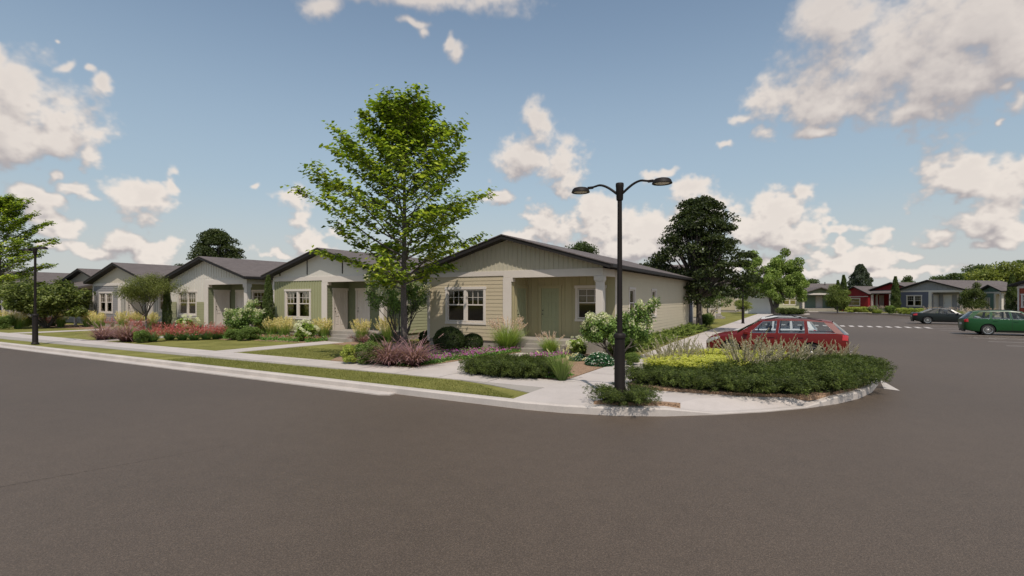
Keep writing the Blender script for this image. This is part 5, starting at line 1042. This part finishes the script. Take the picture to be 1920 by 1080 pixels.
def car(sp, key, loc, rz, paint, label, group=None, rimdark=False):
    """x runs from the nose (0) to the tail, z up; both sides are built"""
    e = empty('parked_car', (loc[0], loc[1], 0), rz, label, 'car', group)
    L = sp['L']; xs = sorted(set([0, .03, .08, .15, .25, .4, .55, .75, .95, 1.1, 1.25, 1.45, 1.8, 2.3, 2.9, 3.3, 3.5, 3.7, 3.95, 4.15, 4.3, 4.42, L-.08, L-.03, L]))
    def sec(x):
        zl, zs_, zc, w = ip(x, sp['zlo']), ip(x, sp['zs']), ip(x, sp['zc']), ip(x, sp['w']); h = zs_-zl
        return [(0, zl), (w*.80, zl), (w*.955, zl+.04), (w*.985, zl+.13), (w*.99, zl+h*.42), (w, zl+h*.62), (w*.985, zl+h*.82), (w*.96, zs_-.02), (w*.915, zs_+.0), (w*.80, zs_+(zc-zs_)*.45), (w*.45, zs_+(zc-zs_)*.93), (0, zc)]
    def V(x, y, z): return (x-L/2, y, z)
    m = MB(); rows = []
    for x in xs:
        s_ = sec(x); full = s_+[(-a, b) for a, b in s_[-2:0:-1]]; rows.append([V(x, a, b) for a, b in full])
    n = len(rows[0]); k = len(rows)
    m.add([p for r_ in rows for p in r_], [(i*n+j, i*n+(j+1) % n, (i+1)*n+(j+1) % n, (i+1)*n+j) for i in range(k-1) for j in range(n)]+[tuple(range(n))[::-1], tuple((k-1)*n+j for j in range(n))])
    body = m.build('body', [paint, M_BLK], e, smooth=True, ang=42)
    bm = bmesh.new(); bm.from_mesh(body.data); bmesh.ops.recalc_face_normals(bm, faces=bm.faces); bm.to_mesh(body.data); bm.free()
    # wheel wells
    cut = MB(); wr = sp['R']+.055
    for wx in sp['wb']:
        for sy in (-1, 1): cut.tube([(wx-L/2, sy*.62, sp['R']), (wx-L/2, sy*1.05, sp['R'])], wr, 28)
    co_ = cut.build('cutter', M_BLK); co_.parent = e
    bm = bmesh.new(); bm.from_mesh(co_.data); bmesh.ops.recalc_face_normals(bm, faces=bm.faces); bm.to_mesh(co_.data); bm.free()
    md = body.modifiers.new('wells', 'BOOLEAN'); md.object = co_; md.operation = 'DIFFERENCE'; md.solver = 'EXACT'
    try: md.material_mode = 'TRANSFER'
    except Exception: pass
    dg = bpy.context.evaluated_depsgraph_get(); ev = body.evaluated_get(dg); nm = bpy.data.meshes.new_from_object(ev); body.modifiers.clear(); body.data = nm
    bpy.data.objects.remove(co_, do_unlink=True)
    # greenhouse
    def side(i, f, sy):
        xb, xt = sp['B'][i], sp['T'][i]; x = xb+(xt-xb)*f; zb = ip(xb, sp['zs'])-.015; zt = ip(xt, sp['roof']); wb_ = ip(min(max(xb, 1.2), 3.9), sp['w'])*.90-(0 if xb < 4 else .02); wt = .60 if 0 < i < len(sp['B'])-1 else .57
        y = wb_+(wt-wb_)*f+.035*math.sin(f*math.pi); return V(x, sy*y, zb+(zt-zb)*f)
    m = MB(); gl = []; rowsf = [0, .08, .90, 1.0]; nB = len(sp['B'])
    for sy in (-1, 1):
        for i in range(nB-1):
            for r_ in range(3):
                q = [side(i, rowsf[r_], sy), side(i+1, rowsf[r_], sy), side(i+1, rowsf[r_+1], sy), side(i, rowsf[r_+1], sy)]
                if sp['tail'] == 'coupe' and i == nB-2 and False: continue
                if r_ == 1 and i in sp['glass']: gl.append((q, sy))
                else: m.add(q, [(0, 1, 2, 3) if sy < 0 else (3, 2, 1, 0)])
    # roof
    tx = sp['T']; pr = []
    for i in range(nB):
        a = side(i, 1, -1); b = side(i, 1, 1); cz = a[2]+.035; pr.append([a, (a[0]-.01, a[1]*.8, a[2]+.022), (a[0]-.02*(i == 0), a[1]*.4, cz), (a[0]-.025*(i == 0), 0, cz+.004), (a[0]-.02*(i == 0), b[1]*.4, cz), (b[0]-.01, b[1]*.8, b[2]+.022), b])
    m.add([p for r_ in pr for p in r_], [(i*7+j, (i+1)*7+j, (i+1)*7+j+1, i*7+j+1) for i in range(nB-1) for j in range(6)])
    m.build('cabin', paint, e, smooth=True, ang=50)
    for q, sy in gl:
        g = MB(); g.add([(x, y-sy*.006, z) for x, y, z in q], [(0, 1, 2, 3)]); w_ = g.build('side_window', M_CGLASS, e)
        g = MB(); c_ = [Vector(p) for p in q]; g.tube([c_[0], c_[1], c_[2], c_[3], c_[0]], .008, 5, caps=False); g.build('window_trim', M_CHR if sp['tail'] == 'estate' else M_BLK, w_)
    for idx, nm_ in ((0, 'windscreen'), (nB-1, 'rear_window')):
        a0, a1, b0, b1 = side(idx, .02, -1), side(idx, .98, -1), side(idx, .02, 1), side(idx, .98, 1); sg = -1 if idx == 0 else 1; g = MB(); vs = []
        for j in range(9):
            f = j/8; bow = .17*math.sin(f*math.pi)*sg
            for t_ in (0, .5, 1): p = Vector(a0).lerp(Vector(b0), f).lerp(Vector(a1).lerp(Vector(b1), f), t_); vs.append((p.x+bow*(1-t_*.8), p.y, p.z+.03*math.sin(f*math.pi)*t_+.01*(t_ == .5)))
        g.add(vs, [(j*3+i, (j+1)*3+i, (j+1)*3+i+1, j*3+i+1) for j in range(8) for i in (0, 1)]); g.build(nm_, M_CGLASS, e, smooth=True)
    # inside
    m = MB(); zb = ip(2.5, sp['zs'])-.03; x0, x1 = sp['B'][0]+.1, sp['B'][-1]-.1; m.box(x0-L/2, x1-L/2, -.74, .74, .5, zb-.015); m.build('interior', M_SEAT, e, bevel=.03)
    for sx_ in ([2.05, 3.05] if sp['tail'] == 'estate' else [2.15, 2.95]):
        for sy in (-.36, .36):
            m = MB(); d = .0 if sx_ < 2.5 else .02; zt = .26 if sp['tail'] == 'estate' else .2
            m.box(sx_-L/2, sx_+.12-L/2, sy-.21, sy+.21, zb-.02, zb+zt*(.55 if sx_ < 2.5 else .3)); m.build('seat', M_SEAT, e, bevel=.04)
            m = MB(); m.box(sx_+.07-L/2, sx_+.16-L/2, sy-.12, sy+.12, zb+zt*.6, zb+zt*1.02); m.build('headrest', M_SEAT, e, bevel=.035)
    m = MB(); cx, cz = 1.72-L/2, zb+.04; m.tube([(cx+.05*math.cos(a), .36+.18*math.sin(a), cz+.16*math.cos(a)) for a in np.linspace(0, 6.283, 20)], .014, 6, caps=False); m.build('steering_wheel', M_BLK, e, smooth=True)
    # surface patches
    def S_(x, v_):                                           # point on the right/left skin at height fraction v_
        s2 = sec(x); i = min(int(v_), len(s2)-2); f = v_-i; return (s2[i][0]+(s2[i+1][0]-s2[i][0])*f, s2[i][1]+(s2[i+1][1]-s2[i][1])*f)
    def patch(name, x0, x1, v0, v1, mm, off=.006, taper=0, nx=6, nv=5, par=e, both=True, tv=0):
        r_ = []
        for sy in ((-1, 1) if both else (-1,)):
            g = MB(); vs = []
            for i in range(nx+1):
                for j in range(nv+1):
                    fx, fv = i/nx, j/nv; x = x0+(x1-x0)*fx+taper*fv; y, z = S_(x, v0+(v1-v0)*fv+tv*fx*(1-fv)); ox = -off if x < .3 else (off if x > L-.3 else 0); vs.append(V(x+ox, sy*(y+off), z))
            g.add(vs, [(i*(nv+1)+j, (i+1)*(nv+1)+j, (i+1)*(nv+1)+j+1, i*(nv+1)+j+1) for i in range(nx) for j in range(nv)]); r_.append(g.build(name, mm, par, smooth=True))
        return r_
    patch('headlight', .045, .52, 5.0, 7.5, M_HEAD, .008, 0, tv=1.5)
    if sp['tail'] == 'estate': patch('taillight', L-.21, L-.035, 5.5, 7.7, M_RED, .010, .02)
    else: patch('taillight', L-.30, L-.02, 5.6, 7.2, M_RED, .010, 0)
    for x in ([1.42, 2.41, 3.34] if sp['tail'] == 'estate' else [1.42, 2.56]):
        patch('door_seam', x-.005, x+.005, 3, 8, M_BLK, .003, 0, 1, 8, body)
    patch('sill_strip', 1.3, 3.05, 2.2, 2.9, M_BLK, .004, 0, 12, 1, body)
    patch('door_handle', 2.14, 2.34, 6.15, 6.5, paint, .028, 0, 3, 2); 
    if sp['tail'] == 'estate': patch('door_handle', 3.04, 3.24, 6.15, 6.5, paint, .028, 0, 3, 2)
    for x0, x1 in ((0, .02), (L-.02, L)): pass
    m = MB(); m.box(-L/2-.012, -L/2+.05, -.36, .36, .50, .60); m.box(-L/2-.014, -L/2+.05, -.40, .40, .27, .37); m.build('grille', M_BLK, e, bevel=.01)
    m = MB(); m.box(L/2-.05, L/2+.014, -.26, .26, .62, .74); m.build('number_plate', M_PLATE, e)
    m = MB(); m.box(L/2-.12, L/2-.02, -.55, .55, .20, .34); m.build('rear_valance', M_BLK, e, bevel=.02)
    for sy in (-1, 1):
        m = MB(); b = side(0, .12, sy); m.box(b[0]+.22, b[0]+.36, min(b[1]+sy*.04, b[1]+sy*.20), max(b[1]+sy*.04, b[1]+sy*.20), b[2]-.04, b[2]+.09); m.build('wing_mirror', paint, e, bevel=.035)
        if sp['rails']:
            m = MB(); pts = [Vector(side(i, 1, sy))+Vector((0, -sy*.03, .05)) for i in range(1, nB-1)]; pts[0].z -= .035; pts[-1].z -= .035; m.tube(pts, .014, 7); m.build('roof_rail', M_BLK, e, smooth=True)
        for wx in sp['wb']:
            R0 = sp['R']
            t = MB(); t.lathe([(R0*.69, -.10), (R0*.90, -.10), (R0*.985, -.07), (R0, -.03), (R0, .03), (R0*.985, .07), (R0*.92, .092), (R0*.70, .095), (R0*.66, .07), (R0*.66, -.08), (R0*.69, -.10)], 36); w_ = t.build('wheel', M_TYRE, e, smooth=True); w_.location = (wx-L/2, sy*.775, R0); w_.rotation_euler = (R(90)*(-sy), 0, 0)
            t = MB(); t.lathe([(R0*.665, -.09), (R0*.665, .06), (R0*.70, .085), (R0*.72, .088), (R0*.70, .094), (R0*.64, .09), (R0*.61, .06), (R0*.60, -.09)], 36); ns = 14
            for q in range(ns):
                a = 2*math.pi*q/ns; ca, sa = math.cos(a), math.sin(a); wd = .012; r1, r2 = .04, R0*.655
                t.add([(r*ca-w2*sa, r*sa+w2*ca, z) for r, w2, z in ((r1, -wd*.8, .075), (r2, -wd, .072), (r2, wd, .072), (r1, wd*.8, .075), (r1, -wd*.8, .045), (r2, -wd, .045), (r2, wd, .045), (r1, wd*.8, .045))], [(0, 1, 2, 3), (0, 4, 5, 1), (2, 6, 7, 3), (1, 5, 6, 2)])
            t.lathe([(0, .088), (.035, .085), (.055, .07), (.055, .03)], 18); t.build('rim', M_RIM, w_, smooth=True, ang=30)
            t = MB(); t.lathe([(0, .0), (R0*.62, .0)], 24); t.build('brake_disc', M_BLK, w_)
    return e
def paint(name, c): return mat(name, c, .36, .02, 3, 0, 60, .0, .12, .25)
P_RED = paint('paint_red', (.12, .008, .006)); P_GRN = paint('paint_green', (.010, .062, .016)); P_WHT = paint('paint_white', (.62, .62, .61)); P_BLK = paint('paint_black', (.010, .014, .013))
car(ESTATE, 'e', W(8.85, 3.35), RZ, P_RED, 'dark red estate car parked behind the rounded planted island')
wc = car(ESTATE, 'e', W(8.62, 6.1), RZ, P_WHT, 'small white car seen through and above the red one'); wc.scale = (.73, .96, 1.0)
car(ESTATE, 'e', W(20.65, 23.75), RZ+math.pi, P_GRN, 'green estate car with silver multi-spoke wheels, cut by the right edge')
car(COUPE, 'c', W(20.5, 39.3), RZ+math.pi, P_BLK, 'black coupe parked behind the green estate car')
